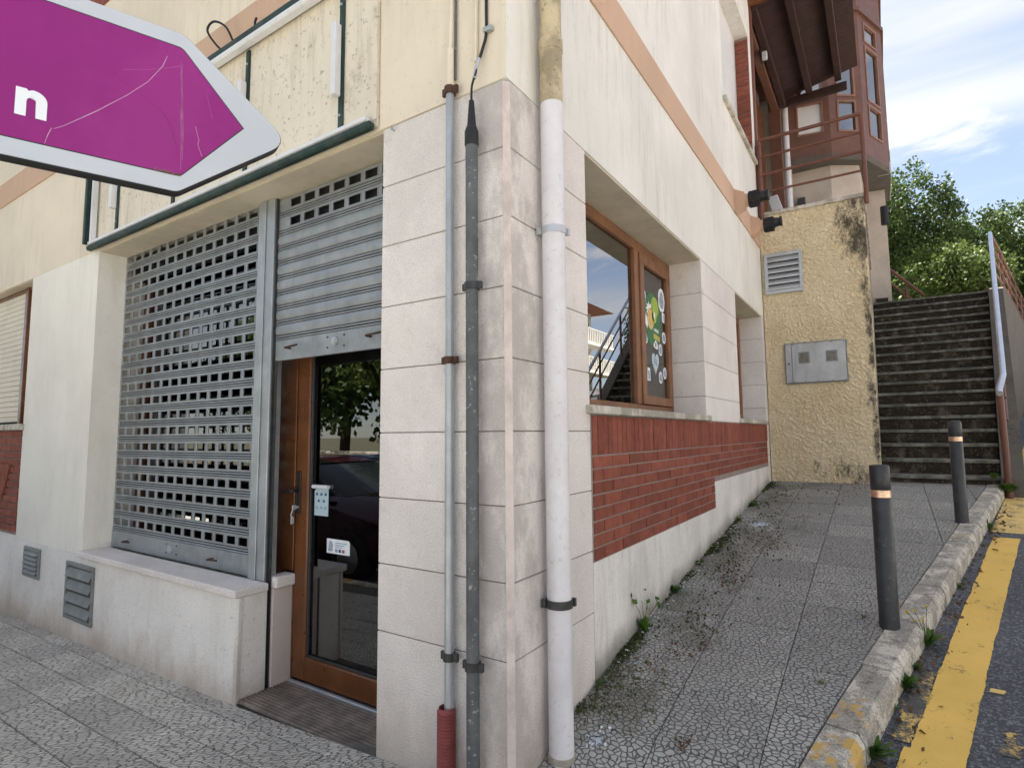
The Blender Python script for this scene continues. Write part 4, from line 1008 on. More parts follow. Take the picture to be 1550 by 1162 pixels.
# timber canopy
cn = thing('timber_canopy', 'dark brown timber canopy over the terrace entrance', 'canopy', (.55, 7.5, 7.3))
def cz(x): return 7.42+.19*x
for k in range(26):
    y0 = 6.16+k*.1075; 
    g = G().add([(0, y0, cz(0)), (1.16, y0, cz(1.16)), (1.16, y0+.103, cz(1.16)), (0, y0+.103, cz(0)), (0, y0, cz(0)+.03), (1.16, y0, cz(1.16)+.03), (1.16, y0+.103, cz(1.16)+.03), (0, y0+.103, cz(0)+.03)], [(0, 3, 2, 1), (4, 5, 6, 7), (0, 1, 5, 4), (1, 2, 6, 5), (2, 3, 7, 6), (3, 0, 4, 7)])
    build(g, 'board', 'dark_wood', cn)
for x in (.05, .48, .93): build(G().bev(x-.05, x+.05, 6.14, 8.96, cz(x)-.14, cz(x)-.002, .006), 'beam', 'dark_wood', cn)
build(G().bev(-.02, 1.05, 8.965, 9.03, 7.29, 7.43, .006), 'end_beam', 'dark_wood', cn); build(G().bev(.0, 1.05, 6.07, 6.139, 7.34, 7.50, .006), 'end_beam', 'wood', cn)
build(G().add([(-.0, 6.1, cz(0)+.035), (1.22, 6.1, cz(1.2)+.035), (1.22, 9.05, cz(1.2)+.035), (0, 9.05, cz(0)+.035), (0, 6.1, cz(0)+.09), (1.22, 6.1, cz(1.2)+.09), (1.22, 9.05, cz(1.2)+.09), (0, 9.05, cz(0)+.09)], [(0, 3, 2, 1), (4, 5, 6, 7), (0, 1, 5, 4), (1, 2, 6, 5), (2, 3, 7, 6), (3, 0, 4, 7)]), 'roofing', 'dark_wood', cn)
lamp = thing('wall_lamp', 'small black and white lamp on the wall beam under the timber canopy', 'lamp', (0, 7.1, 7.2))
build(G().bev(-.018, .01, 7.02, 7.16, 7.10, 7.32, .004), 'bracket', 'black_rubber', lamp); build(G().bev(.011, .08, 7.05, 7.13, 7.12, 7.23, .006), 'lamp_body', 'white_plastic', lamp)

# meter box and louvre on the yellow wall
vb = thing('louvre_vent', 'white louvred metal vent on the yellow wall', 'vent', (.27, YF-.03, 3.24))
x0, x1, z0, z1 = .045, .495, 3.235, 3.775
g = G()
for q in ((x0, x1, z0, z0+.045), (x0, x1, z1-.045, z1), (x0, x0+.04, z0+.045, z1-.045), (x1-.04, x1, z0+.045, z1-.045)): g.bev(q[0], q[1], YF-.05, YF+.02, q[2], q[3], .004)
build(g, 'frame', 'aluminium', vb); build(G().box(x0+.04, x1-.04, YF-.016, YF-.012, z0+.045, z1-.045), 'backing', 'black_rubber', vb)
for k in range(6):
    zb = z0+.05+k*.075; build(G().add([(x0+.041, YF-.046, zb), (x1-.041, YF-.046, zb), (x1-.041, YF-.018, zb+.05), (x0+.041, YF-.018, zb+.05), (x0+.041, YF-.046, zb+.018), (x1-.041, YF-.046, zb+.018), (x1-.041, YF-.018, zb+.066), (x0+.041, YF-.018, zb+.066)], [(0, 3, 2, 1), (4, 5, 6, 7), (0, 1, 5, 4), (1, 2, 6, 5), (2, 3, 7, 6), (3, 0, 4, 7)]), 'slat', 'aluminium', vb)
mb = thing('meter_cabinet', 'grey metal meter cabinet with two small windows on the yellow wall', 'meter cabinet', (.58, YF-.04, 2.05))
x0, x1, z0, z1 = .235, .928, 2.045, 2.565
build(G().bev(x0, x1, YF-.04, YF+.02, z0, z1, .004), 'frame', 'vent_grey', mb)
pn = build(G().bev(x0+.085, x1-.015, YF-.052, YF-.041, z0+.015, z1-.015, .003), 'door_panel', 'meter_panel', mb)
build(G().bev(x0+.012, x0+.08, YF-.050, YF-.041, z0+.015, z1-.015, .003), 'side_panel', 'meter_panel', mb)
for x in (.46, .765):
    w_ = build(G().bev(x-.062, x+.062, YF-.060, YF-.053, 2.30, 2.44, .003), 'window_frame', 'vent_grey', pn); build(G().bev(x-.045, x+.045, YF-.064, YF-.0605, 2.318, 2.424, .002), 'window_pane', 'meter_window', w_) if False else build(G().bev(x-.045, x+.045, YF-.064, YF-.0605, 2.318, 2.424, .002), 'window_pane', 'meter_window', pn)
for x in (.34, .46, .6, .765, .9):
    for z_ in (2.07, 2.54): build(G().tube([(x, YF-.052, z_), (x, YF-.057, z_)], .006, 8), 'screw', 'dark_steel', pn)
build(G().tube([(x0+.045, YF-.05, 2.30), (x0+.045, YF-.058, 2.30)], .012, 10), 'lock', 'dark_steel', mb)

# ------------------------------------------------------------------ house with glazed bay beyond the terrace
bay = thing('bay_window_house', 'beige stucco house with polygonal brown wooden bay window', 'building', (.8, 10.4, 3.9))
PB = [(.10, 9.25), (.75, 9.38), (1.26, 9.76), (1.62, 10.65), (1.62, 12.2)]
base = [(-.1, 9.62), (.70, 9.62), (1.14, 9.92), (1.20, 11.36), (1.53, 11.42), (1.53, 13.0), (-3, 13.0), (-3, 9.95), (-.1, 9.95)]
build(G().prism(base, lambda u, v, h_: (u, v, h_), 1.0, 6.28), 'base_wall', 'tower_stucco', bay)
build(G().prism(PB+[(-3, 12.2), (-3, 9.45), (.10, 9.45)], lambda u, v, h_: (u, v, h_), 6.281, 6.40), 'soffit', 'concrete_wall', bay)
inn = [(.2, 9.6), (.7, 9.65), (1.1, 9.95), (1.42, 10.7), (1.42, 12.1), (-2.9, 12.1), (-2.9, 9.6)]
build(G().prism(inn, lambda u, v, h_: (u, v, h_), 6.41, 13.0), 'inner_wall', 'house_white', bay)
def bay_face(P, Q, wins, zb, zt, prt):
    P = Vector((*P, 0)); Q = Vector((*Q, 0)); d = (Q-P); L = d.length; d /= L; n_ = Vector((d.y, -d.x, 0))
    fn = lambda u, v, h_: tuple(P+d*u+n_*h_+Vector((0, 0, v)))
    def bx(u0, u1, v0, v1, h0, h1): return G().prism([(u0, v0), (u1, v0), (u1, v1), (u0, v1)], fn, h0, h1)
    u = 0; g = G()
    us = sorted(wins, key=lambda a: a[0])
    cols_ = sorted(set((a[0], a[1]) for a in us)); 
    edge = [0]+[q for c in cols_ for q in c]+[L]
    for i in range(0, len(edge), 2): g.prism([(edge[i], zb), (edge[i+1], zb), (edge[i+1], zt), (edge[i], zt)], fn, -.08, 0)
    for (a, b) in cols_:
        zs = [zb]+[q for w_ in us if w_[0] == a for q in (w_[2], w_[3])]+[zt]
        for i in range(0, len(zs), 2): g.prism([(a, zs[i]), (b, zs[i]), (b, zs[i+1]), (a, zs[i+1])], fn, -.08, -.0005)
    build(g, 'bay_panel', 'bay_wood', prt)
    for (a, b, c, e) in us:
        wd = holder('bay_window', prt, fn((a+b)/2, (c+e)/2, 0)); f_ = .032
        g = G()
        for q in ((a, b, c, c+f_), (a, b, e-f_, e), (a, a+f_, c+f_, e-f_), (b-f_, b, c+f_, e-f_)): g.prism([(q[0], q[2]), (q[1], q[2]), (q[1], q[3]), (q[0], q[3])], fn, -.05, .014)
        build(g, 'frame', 'bay_frame', wd); build(bx(a+f_, b-f_, c+f_, e-f_, -.03, -.024), 'pane', 'blind_white' if (P.x < .2 and c < 7) else 'glass_bay', wd); build(bx(a+.002, b-.002, c+.002, e-.002, -.079, -.075), 'curtain', 'house_white', wd)
L0 = math.dist(PB[0], PB[1]); L1 = math.dist(PB[1], PB[2]); L2 = math.dist(PB[2], PB[3]); L3 = math.dist(PB[3], PB[4])
def stack(a, b): return [(a, b, 6.80, 7.40), (a, b, 7.47, 8.55), (a, b, 8.62, 9.0), (a, b, 9.95, 10.9), (a, b, 11.0, 12.0)]
bay_face(PB[0], PB[1], stack(.12, .56), 6.401, 12.6, bay)
bay_face(PB[1], PB[2], stack(.14, .50), 6.401, 12.6, bay)
bay_face(PB[2], PB[3], stack(.20, .72), 6.401, 12.6, bay)
bay_face(PB[3], PB[4], stack(.2, .75)+stack(.9, 1.4), 6.401, 12.6, bay)
g = G()
for zb in (9.12, 9.82):
    for a, b in zip(PB, PB[1:]):
        a3 = Vector((*a, 0)); b3 = Vector((*b, 0)); d = (b3-a3).normalized(); n_ = Vector((d.y, -d.x, 0)); L = (b3-a3).length
        g.prism([(-.01, zb), (L+.01, zb), (L+.01, zb+.07), (-.01, zb+.07)], lambda u, v, h_: tuple(a3+d*u+n_*h_+Vector((0, 0, v))), .001, .045)
build(g, 'cornice', 'bay_wood', bay)
build(G().prism([(p[0]*1.12+.02, p[1]-.18) for p in PB]+[(-3, 12.2), (-3, 9.2)], lambda u, v, h_: (u, v, h_), 12.6, 12.75), 'eaves', 'band', bay)
build(G().bev(1.42, 1.625, 10.645, 10.665, 6.28, 6.52, .004).bev(1.628, 1.64, 10.66, 12.2, 6.30, 6.75, .004), 'flashing', 'white_plastic', bay)
build(G().bev(-.42, .09, 9.30, 9.44, 4.3, 12.6, .006), 'side_wall', 'tower_stucco', bay)
dpp = thing('drainpipe', 'white drainpipe beside the wooden bay window', 'pipe', (.05, 9.2, 4.35))
build(G().tube([(.045, 9.2, 4.35), (.045, 9.2, 12.0)], .055, 16), 'pipe', 'white_pipe', dpp, True); collar(.045, 9.2, 4.8, .055, dpp, 'white_plastic', .05)
build(G().bev(.15, .27, 9.50, 9.615, 4.36, 5.75, .004), 'meter_duct', 'dark_steel', bay)
build(G().tube([(1.49, 10.9, 5.4), (1.49, 10.9, 5.75)], .07, 10), 'wall_box', 'black_rubber', bay)

# ------------------------------------------------------------------ staircase, retaining wall, handrails
def sx_r(y): return 2.285+(min(y, 11.2)-6.2)*.1355+max(0, y-11.2)*.205
N = 18; Y0, Z0, RI, TR = 6.24, .925, .1768, .283
stair = thing('staircase', 'long mossy dark concrete staircase climbing beside the yellow wall', 'staircase', (1.75, 6.2, .75))
for k in range(N):
    y0 = Y0+TR*k; z1 = Z0+RI*k; y1 = Y0+TR*(k+1)+.02
    zlow = .4 if k == 0 else z1-RI-.02
    xr = sx_r(y0)
    s_ = build(G().bev(X1+.003, xr, y0+.042, y1+.012, zlow, z1-.040, .006), 'step', 'concrete_step', stair)
    g = G(); nn = 22
    jit = [random.uniform(-.006, .004) for _ in range(nn+1)]; jz = [random.uniform(-.004, .003) for _ in range(nn+1)]
    tilt = random.uniform(-.004, .006)
    for i in range(nn+1):
        x = X1+.004+(xr-X1-.006)*i/nn; t_ = tilt*i/nn
        g.v += [(x, y1, z1-.039+t_), (x, y0+jit[i]+.006, z1-.039+t_), (x, y0+jit[i], z1-.008+jz[i]+t_), (x, y0+jit[i]+.012, z1+jz[i]+t_), (x, y1, z1+t_)]
    for i in range(nn):
        for q in range(5): g.f.append((i*5+q, i*5+(q+1) % 5, (i+1)*5+(q+1) % 5, (i+1)*5+q))
    g.f.append((0, 1, 2, 3, 4)); g.f.append(tuple(nn*5+q for q in range(5)))
    build(g, 'tread', 'nosing', s_)
YTOP = Y0+TR*N; ZTOP = Z0+RI*(N-1)
build(G().box(X1+.003, sx_r(Y0), Y0+.3, YTOP+.3, .2, .7).box(1.25, 1.46, YTOP-.2, YTOP+.35, 3.0, ZTOP+.09), 'base', 'concrete_step', stair)
# retaining wall beside the stairs, top follows the steps then runs level along the climbing road
rw = thing('retaining_wall', 'stained concrete retaining wall between the stairs and the road', 'wall', (2.6, 9, .9))
prof = [(6.22, Z0-.02)]+[(Y0+TR*k, Z0+RI*k+.02) for k in (2, 5, 8, 11, 14, 17)]+[(YTOP+.2, ZTOP+.12), (16, ZTOP+.2), (24, ZTOP+.5), (34, ZTOP+1.2)]
g = G(); n = 60; 
for i in range(n+1):
    y = 6.22+(34-6.22)*(i/n)**1.4; zt = interp(prof, y); 
    for dx in (.004, .20): 
        x = sx_r(y)+dx; g.v += [(x, y, -.2+ground(2, y)*.0), (x, y, zt)]
for i in range(n):
    a = i*4; b = a+4
    g.f += [(a, a+1, b+1, b), (a+2, b+2, b+3, a+3), (a+1, a+3, b+3, b+1)]
g.f += [(0, 2, 3, 1), (n*4, n*4+1, n*4+3, n*4+2)]
build(g, 'body', 'concrete_wall', rw)
hr = thing('stair_handrail', 'brown steel post and pale worn handrail on the right of the stairs', 'handrail', (2.33, 6.2, .85))
build(G().tube([(2.345, 6.18, .68), (2.335, 6.2, 1.86)], .032, 14), 'post', 'rail_brown', hr, True)
rp = [(2.325, 6.12, 1.83), (2.335, 6.22, 1.875)]+[(sx_r(y)+.09, y, 1.90+(4.94-1.90)*((y-6.25)/(11.0-6.25))) for y in lin(6.5, 11, 12)]
build(G().tube(rp, .031, 14), 'top_rail', 'rail_galv', hr, True)
for k, dz in enumerate((.26, .52)): build(G().tube([(p[0]+.0, p[1], p[2]-dz) for p in rp[2:]], .016, 10), 'rail', 'rail_brown', hr, True)
for y in (8.0, 9.6, 11.0): 
    z_ = 1.90+(4.94-1.90)*((y-6.25)/(4.75)); build(G().tube([(sx_r(y)+.09, y, z_-.95), (sx_r(y)+.09, y, z_)], .024, 10), 'post', 'rail_brown', hr, True)
fr = thing('wall_railing', 'brown railing running along the top of the retaining wall', 'railing', (3.1, 12, 4))
ys = lin(11.05, 32, 11)
for dz, q in ((.97, .026), (.74, .02), (.52, .02), (.30, .02)):
    build(G().tube([(sx_r(y)+.10, y, interp(prof, y)+dz) for y in ys], q, 10), 'rail', 'rail_brown', fr, True)
for y in ys: build(G().tube([(sx_r(y)+.10, y, interp(prof, y)-.02), (sx_r(y)+.10, y, interp(prof, y)+.97)], .03, 10), 'post', 'rail_brown', fr, True)
up_r = railing('upper_railing', 'short brown handrail sloping down behind the top of the stairs', [((1.80, 12.4, 3.9), (1.80, 12.4, 4.45))], [((1.45, 12.3, 4.95), (2.1, 12.5, 4.25), .028), ((1.45, 12.3, 4.65), (2.0, 12.5, 4.05), .022)])
# upper terrain
g = gridmesh([-30, -14, -6, 0, 1, 2, 3], lin(YTOP, 60, 24), lambda x, y: 0)
v2 = []
for (x, y, z) in g.v:
    xx = min(x, sx_r(y)+.02); v2.append((xx if x < 3 else sx_r(y)+.02, y, ZTOP-.06+max(0, y-13)*.06+.0*x))
g.v = v2; hs = build(g, 'hillside', 'earth', recalc=False); tag(hs, kind='structure')
for i, (x, y, h_) in enumerate(((4.75, 17.5, 2.4), (5.75, 21, 2.2))):
    pt = thing('grey_post', ('slim grey post beyond the wall railing, the nearer of the pair', 'slim grey post beyond the wall railing, the farther of the pair')[i], 'post', (x, y, ground(x, y)-.1))
    zt = (6.6, 6.75)[i]
    build(G().tube([(x, y, ground(x, y)-.2), (x, y, zt)], .07, 10), 'pole', 'aluminium', pt, True)
    build(G().tube([(x, y, zt), (x, y, zt+.06)], .08, 10), 'cap', 'aluminium', pt, True)

# ------------------------------------------------------------------ bollards
def bollard(x, y, label):
    z = ground(x, y); b = thing('bollard', label, 'bollard', (x, y, z), 'dark bollards along the kerb')
    build(G().lathe([(.049, -.05), (.049, .70), (.047, .703)], x, y, z, 28), 'tube', 'bollard', b, True)
    build(G().lathe([(.0475, .703), (.0495, .704), (.0495, .742), (.0475, .743)], x, y, z, 28), 'reflective_ring', 'bollard_ring', b, True)
    build(G().lathe([(.047, .743), (.049, .746), (.049, .872), (.046, .878), (.025, .882), (.001, .884)], x, y, z, 28), 'head', 'bollard', b, True)
    return b
b1 = bollard(1.222, 1.905, 'dark bollard with copper ring standing on the kerb nearest the camera')
b2 = dup(b1, (1.776, 4.42, ground(1.776, 4.42)), 'dark bollard with copper ring in front of the staircase foot')

# ------------------------------------------------------------------ direction sign in the foreground
AZ = R(20); dS = Vector((math.sin(AZ), math.cos(AZ), 0)); nS = Vector((dS.y, -dS.x, 0)); AS = Vector((-.027, -1.388, 0))
sg = thing('direction_sign', 'purple arrow-shaped direction sign with white border and letter n', 'sign', tuple(AS-dS*1.0))
def sfn(u, v, h_): return tuple(AS+dS*u+nS*h_+Vector((0, 0, v)))
def rounded(poly, rads, n=7):
    out = []
    for i, p in enumerate(poly):
        p = Vector(p); a = (Vector(poly[i-1])-p); b = (Vector(poly[(i+1) % len(poly)])-p); r_ = rads[i]
        if r_ == 0: out.append(tuple(p)); continue
        an = a.angle(b); t_ = r_/math.tan(an/2); p1 = p+a.normalized()*t_; p2 = p+b.normalized()*t_
        for k in range(n+1):
            u = k/n; q = (1-u)**2*p1+2*u*(1-u)*p+u*u*p2; out.append((q.x, q.y))
    return out
outer = rounded([(-1.5, 2.325), (.088, 2.325), (.318, 2.146), (.088, 1.963), (-1.5, 1.963)], [.02, .03, .04, .03, .02])
inner_ = rounded([(-1.46, 2.291), (.085, 2.291), (.213, 2.148), (.092, 2.000), (-1.46, 2.000)], [.01, .022, 0, .018, .01])
build(G().prism(outer, sfn, -.024, .0), 'panel', 'sign_white', sg)
rim = rounded([(-1.502, 2.327), (.089, 2.327), (.3205, 2.146), (.089, 1.961), (-1.502, 1.961)], [.02, .03, .04, .03, .02])
build(G().prism(rim, sfn, -.034, -.0245), 'rim', 'black_rubber', sg)
g = G(); n = len(rim)
build(G().prism(rounded([(-1.5015, 2.3262), (.0885, 2.3262), (.3195, 2.146), (.0885, 1.9618), (-1.5015, 1.9618)], [.02, .03, .04, .03, .02]), sfn, -.0245, -.0015), 'edge_strip', 'black_rubber', sg)
build(G().prism(inner_, sfn, .0002, .0007), 'purple_field', 'sign_purple', sg)
out2 = rounded([(-1.4625, 2.2935), (.086, 2.2935), (.2165, 2.148), (.0925, 1.9975), (-1.4625, 1.9975)], [.01, .022, 0, .018, .01])
build(G().prism(out2, sfn, -.0001, .00015), 'field_outline', 'dark_steel', sg)
# the letter n
x0, x1, zb, zt = -.184, -.1365, 2.0465, 2.1015; sw_ = .0165; zc = zb+.031
pts = [(x0, zb), (x0+sw_, zb), (x0+sw_, zc)]
for k in range(7): a = math.pi-math.pi*k/6; pts.append((x0+sw_+.00725+.00725*math.cos(a), zc+.008*math.sin(a)))
pts += [(x1-sw_, zb), (x1, zb), (x1, zc+.003)]
for k in range(9): a = math.pi/2*k/8; pts.append((x1-.0225+.0225*math.cos(a), zc+.003+.0208*math.sin(a)))
pts += [(x0+sw_+.002, zt-.0035), (x0+sw_-.001, zt), (x0, zt)]
def ngon(pts, h0, m, name, off=0):
    g = G(); bm = bmesh.new(); vs_ = [bm.verts.new(sfn(u, v, h0)) for u, v in pts]; bm.faces.new(vs_); bmesh.ops.triangulate(bm, faces=bm.faces)
    bm.verts.index_update(); g.add([v.co for v in bm.verts], [[v.index for v in f.verts] for f in bm.faces]); bm.free(); return build(g, name, m, sg, recalc=False)
ngon(pts, .0012, 'sign_letter', 'letter_n')
def scratch(pl, wd, m='sign_scratch'):
    g = G()
    for i, (u, v) in enumerate(pl):
        q = Vector(pl[min(i+1, len(pl)-1)])-Vector(pl[max(i-1, 0)]); q = Vector((-q.y, q.x)).normalized()*wd*random.uniform(.6, 1.1)/2
        g.v += [sfn(u+q.x, v+q.y, .00105), sfn(u-q.x, v-q.y, .00105)]
    for i in range(len(pl)-1): g.f.append((2*i, 2*i+1, 2*i+3, 2*i+2))
    build(g, 'scratch', m, sg, recalc=False)
def SC(pix): return pix
scratch([(-.125, 2.035), (-.11, 2.046), (-.06, 2.094), (-.01, 2.147), (.025, 2.19), (.05, 2.235), (.058, 2.262)], .0016)
scratch([(-.137, 2.001), (-.133, 2.02), (-.128, 2.036)], .0014)
for k in range(5):
    o_ = random.uniform(-.0035, .0035); scratch([(.084+o_+random.uniform(-.001, .001)+.0085*(i/8), 2.262-.018*k*.4-(.25-.03*k)*i/8) for i in range(9)], .0012, 'sign_scuff')
scratch([(.117, 2.12), (.125, 2.09), (.123, 2.08), (.132, 2.055)], .0012)
scratch([(-.035, 2.185), (.01, 2.158), (.058, 2.128), (.072, 2.10), (.084, 2.06)], .0009, 'sign_crease')
scratch([(-.02, 2.20), (.02, 2.215), (.06, 2.235), (.085, 2.25)], .0011, 'sign_scuff')
scratch([(.135, 2.21), (.142, 2.18), (.15, 2.15)], .0010, 'sign_scuff')
for k in range(26):
    u = .04+.055*random.random()**.7; v = 2.0005+random.uniform(-.002, .004); q_ = random.uniform(.0012, .0035)
    ngon([(u+q_*random.uniform(.5, 1.2)*math.cos(a*1.05), v+q_*.7*random.uniform(.5, 1.2)*math.sin(a*1.05)) for a in range(6)], .00115, 'sign_grime', 'grime_spot')
# sign post, out of the picture to the left
for z_ in (2.06, 2.23): build(G().bev(-.03, .03, -.02, .02, -.02, .02, .003), 'bracket', 'dark_steel', sg, origin=(0, 0, 0)).location = Vector(sfn(-1.15, z_, -.05))-ORG[sg.name]
q = Vector(sfn(-1.15, 0, -.085)); build(G().tube([(q.x, q.y, ground(q.x, q.y)-.2), (q.x, q.y, 2.4)], .038, 14), 'post', 'galv', sg, True)

# ------------------------------------------------------------------ vegetation
def leaf_quad(g, p, d, s_, w_=.5):
    d = d.normalized(); a = d.cross(Vector((random.uniform(-1, 1), random.uniform(-1, 1), random.uniform(-1, 1)))).normalized()*s_*w_
    k = len(g.v); g.v += [tuple(p), tuple(p+d*s_*.5+a), tuple(p+d*s_), tuple(p+d*s_*.5-a)]; g.f.append((k, k+1, k+2, k+3))
def rv(): 
    while True:
        v = Vector((random.uniform(-1, 1), random.uniform(-1, 1), random.uniform(-1, 1)))
        if .01 < v.length < 1: return v
def tree(x, y, z, h_, rx, rz, m, n, label, leaf=.17, group='trees on the slope behind the staircase', lobes=9):
    t_ = thing('tree', label, 'tree', (x, y, z), group)
    g = G(); top = Vector((x+random.uniform(-.4, .4), y, z+h_-rz))
    g.tube([(x, y, z-.3), (x+.05, y, z+(h_-rz)*.4), top, top+Vector((.1, 0, rz*.7))], .2, 10, rr=[.05*h_*.55, .04*h_*.55, .03*h_*.55, .02])
    cs = []
    for k in range(lobes):
        a = 2*math.pi*k/lobes*1.618*2; el = random.uniform(-.5, .95); r_ = math.sqrt(max(0, 1-el*el*.8))
        c = Vector((x+rx*.66*r_*math.cos(a), y+rx*.66*r_*math.sin(a), z+h_-rz+rz*.66*el)); cs.append((c, random.uniform(.34, .52)))
        g.tube([tuple(top-Vector((0, 0, rz*.3))), tuple((top+c)/2+Vector((0, 0, .1*rz))), tuple(c)], .05, 6, rr=[.012*h_, .008*h_, .012])
    cs.append((Vector((x, y, z+h_-rz*.55)), .5)); cs.append((Vector((x, y, z+h_-rz)), .55))
    build(g, 'trunk', 'bark', t_, True)
    g = G()
    per = n//len(cs)//26
    for c, f in cs:
        for _ in range(per):
            u = rv(); u = u.normalized()*(u.length**.45)
            q = c+Vector((u.x*rx*f, u.y*rx*f, u.z*rz*f)); od = (q-c).normalized()
            for _ in range(26):
                p = q+rv()*leaf*2.6; leaf_quad(g, p, (od*.5+rv()*.9+Vector((0, 0, -.25))), leaf*random.uniform(.6, 1.25), .42)
    build(g, 'crown', m, t_, recalc=False)
    return t_
tree(1.5, 19.5, 4.3, 5.5, 2.1, 2.5, 'leaf_mid', 26000, 'bushy green tree beside the bay window house, left behind the stairs', .10, lobes=13)
tree(3.0, 17.4, 4.1, 2.5, 1.25, 1.15, 'leaf_light', 14000, 'low bright green bush just above the middle of the stairs', .085, lobes=11)
tree(4.2, 23.5, 4.6, 4.7, 2.5, 2.3, 'leaf_mid', 26000, 'wide green tree behind the middle of the stairs', .11, lobes=13)
tree(6.6, 27, 4.7, 4.4, 2.7, 2.2, 'leaf_dark', 20000, 'dark green tree behind the wall railing at the right edge', .12, lobes=13)
tree(2.6, 29, 5.0, 6.4, 2.8, 2.8, 'leaf_dark', 18000, 'tall dark tree farthest back between the other trees', .14, lobes=12)
tree(8.8, 33, 5.0, 4.3, 3.0, 2.2, 'leaf_mid', 14000, 'green tree far back at the right edge of the picture', .14, lobes=12)
# across the street (seen mirrored in the door and window glass)
for i, (x, y, h_, lb) in enumerate(((-8.5, -9.5, 6.5, 'roadside tree across the street, nearest the corner'), (-12.5, -9, 7.0, 'roadside tree across the street, in the middle'), (-17, -10, 6.6, 'roadside tree across the street, farthest along'))):
    tree(x, y, ground(x, y)-.2, h_, 2.8, 2.7, ('leaf_light', 'leaf_mid', 'leaf_light')[i], 9000, lb, .2, 'trees across the street')
ow = thing('garden_wall', 'low rough stone garden wall across the street', 'wall', (-11, -7.6, -.5))
build(G().bev(-24, 2, -8.0, -7.6, -1, .95, .02), 'body', 'rock_wall', ow)
build(G().bev(-24.1, 2.1, -8.05, -7.55, .951, 1.03, .02), 'coping', 'sill', ow)

def weed(x, y, z, kind, label, n=14, s_=.09):
    if kind == 'broad': n = int(n*2.2); s_ *= 1.05
    if kind == 'flower': s_ *= 1.2; n *= 2
    w_ = thing('weed', label, 'weed', (x, y, z), 'weeds in the pavement joints')
    g = G()
    for k in range(n):
        a = random.uniform(0, 2*math.pi); lean = random.uniform(.3, 1.2) if kind != 'tall' else random.uniform(.1, .5); L = s_*random.uniform(.6, 1.2)
        d = Vector((math.cos(a)*lean, math.sin(a)*lean, 1)).normalized(); p = Vector((x+random.uniform(-.012, .012), y+random.uniform(-.012, .012), z))
        side = Vector((-math.sin(a), math.cos(a), 0))*L*(.13 if kind != 'grass' else .035)
        v = [p-side*.3, p+side*.3]
        for q, wv in ((.35, .8), (.7, 1.), (1., .15)):
            c = p+d*L*q-Vector((0, 0, L*.28*q*q)); v += [c-side*wv, c+side*wv]
        g.add(v, [(0, 1, 3, 2), (2, 3, 5, 4), (4, 5, 7, 6)])
    build(g, 'leaves', 'weed_leaf', w_, recalc=False)
    if kind in ('flower', 'tall'):
        g = G(); pg = G()
        for k in range(7 if kind == 'flower' else 4):
            a = random.uniform(0, 6.28); L = s_*random.uniform(1.1, 1.8); e = Vector((x+math.cos(a)*L*.5, y+math.sin(a)*L*.5, z+L))
            g.tube([(x, y, z), (x+math.cos(a)*L*.2, y+math.sin(a)*L*.2, z+L*.6), tuple(e)], .0015, 5)
            for _ in range(6 if kind == 'flower' else 0): leaf_quad(pg, e, Vector((random.uniform(-1, 1), random.uniform(-1, 1), .4)), .011, .5)
            for _ in range(5 if kind == 'tall' else 0): leaf_quad(pg, e+rv()*.015, rv(), .035, .45)
        build(g, 'stems', 'moss_leaf', w_, recalc=False)
        build(pg, 'petals' if kind == 'flower' else 'top_leaves', 'petal_yellow' if kind == 'flower' else 'weed_leaf', w_, recalc=False)
rz = lambda x, y: ground(x, y)-.115
weed(1.385, 2.02, rz(1.4, 2.02), 'flower', 'yellow flowering weed at the foot of the nearest bollard', 16, .10)
weed(1.275, 1.50, rz(1.28, 1.5), 'broad', 'broad leaved weed in the gutter beside the yellow smear', 22, .10)
weed(1.32, 1.72, rz(1.3, 1.72), 'broad', 'small weed in the gutter between the bollard and the broad leaved weed', 14, .055)
weed(1.135, .90, rz(1.13, .9), 'broad', 'jagged leaved weed in the gutter at the bottom edge', 12, .13)
weed(1.98, 4.72, rz(1.98, 4.72), 'grass', 'grassy tuft by the kerb below the far bollard', 60, .13)
weed(1.62, 3.02, rz(1.62, 3.02), 'grass', 'sparse grass in the kerb gap halfway between the bollards', 26, .07)
weed(.95, 1.17, ground(.95, 1.17)-.01, 'grass', 'little moss tuft in the joint behind the painted kerb', 40, .035)
weed(.035, 1.34, ground(0, 1.34)-.01, 'tall', 'tall leafy weed growing at the foot of the side wall', 12, .13)
weed(.03, 1.95, ground(0, 1.95), 'broad', 'low green weed with daisies below the brick panel', 22, .07)
weed(.035, 3.95, ground(0, 3.95), 'grass', 'grass tuft at the wall foot near the yellow wall', 50, .07)
weed(2.33, 6.10, ground(2.3, 6.1)-.03, 'broad', 'leafy weed round the foot of the handrail post', 46, .13)
weed(2.22, 6.16, ground(2.2, 6.16)+.1, 'broad', 'small leaves hanging over the end of the lowest steps', 26, .08)
weed(1.225, 6.62, 1.10, 'broad', 'tiny fern at the left end of the second step', 12, .06)
for x_, y_, k_, n_, z_, lb in ((.025, .74, 'grass', 30, .05, 'grass sprout at the wall foot just beyond the white downpipe'), (.03, 2.55, 'broad', 14, .055, 'low weed at the wall foot under the step in the bricks'), (.03, 3.0, 'grass', 40, .06, 'grass tuft at the wall foot under the middle of the brick panel'),
                               (.04, 4.6, 'broad', 12, .06, 'weed at the wall foot below the small side window'), (.03, 5.3, 'grass', 36, .06, 'grass at the wall foot close to the yellow wall'), (1.10, 1.98, 'grass', 26, .04, 'grass sprig in the kerb joint left of the nearest bollard'), (1.22, 1.28, 'grass', 30, .06, 'wispy grass in the gutter between the two broad leaved weeds')):
    weed(x_, y_, (ground(x_, y_) if x_ < 1.15 else rz(x_, y_)), k_, lb, n_, z_)
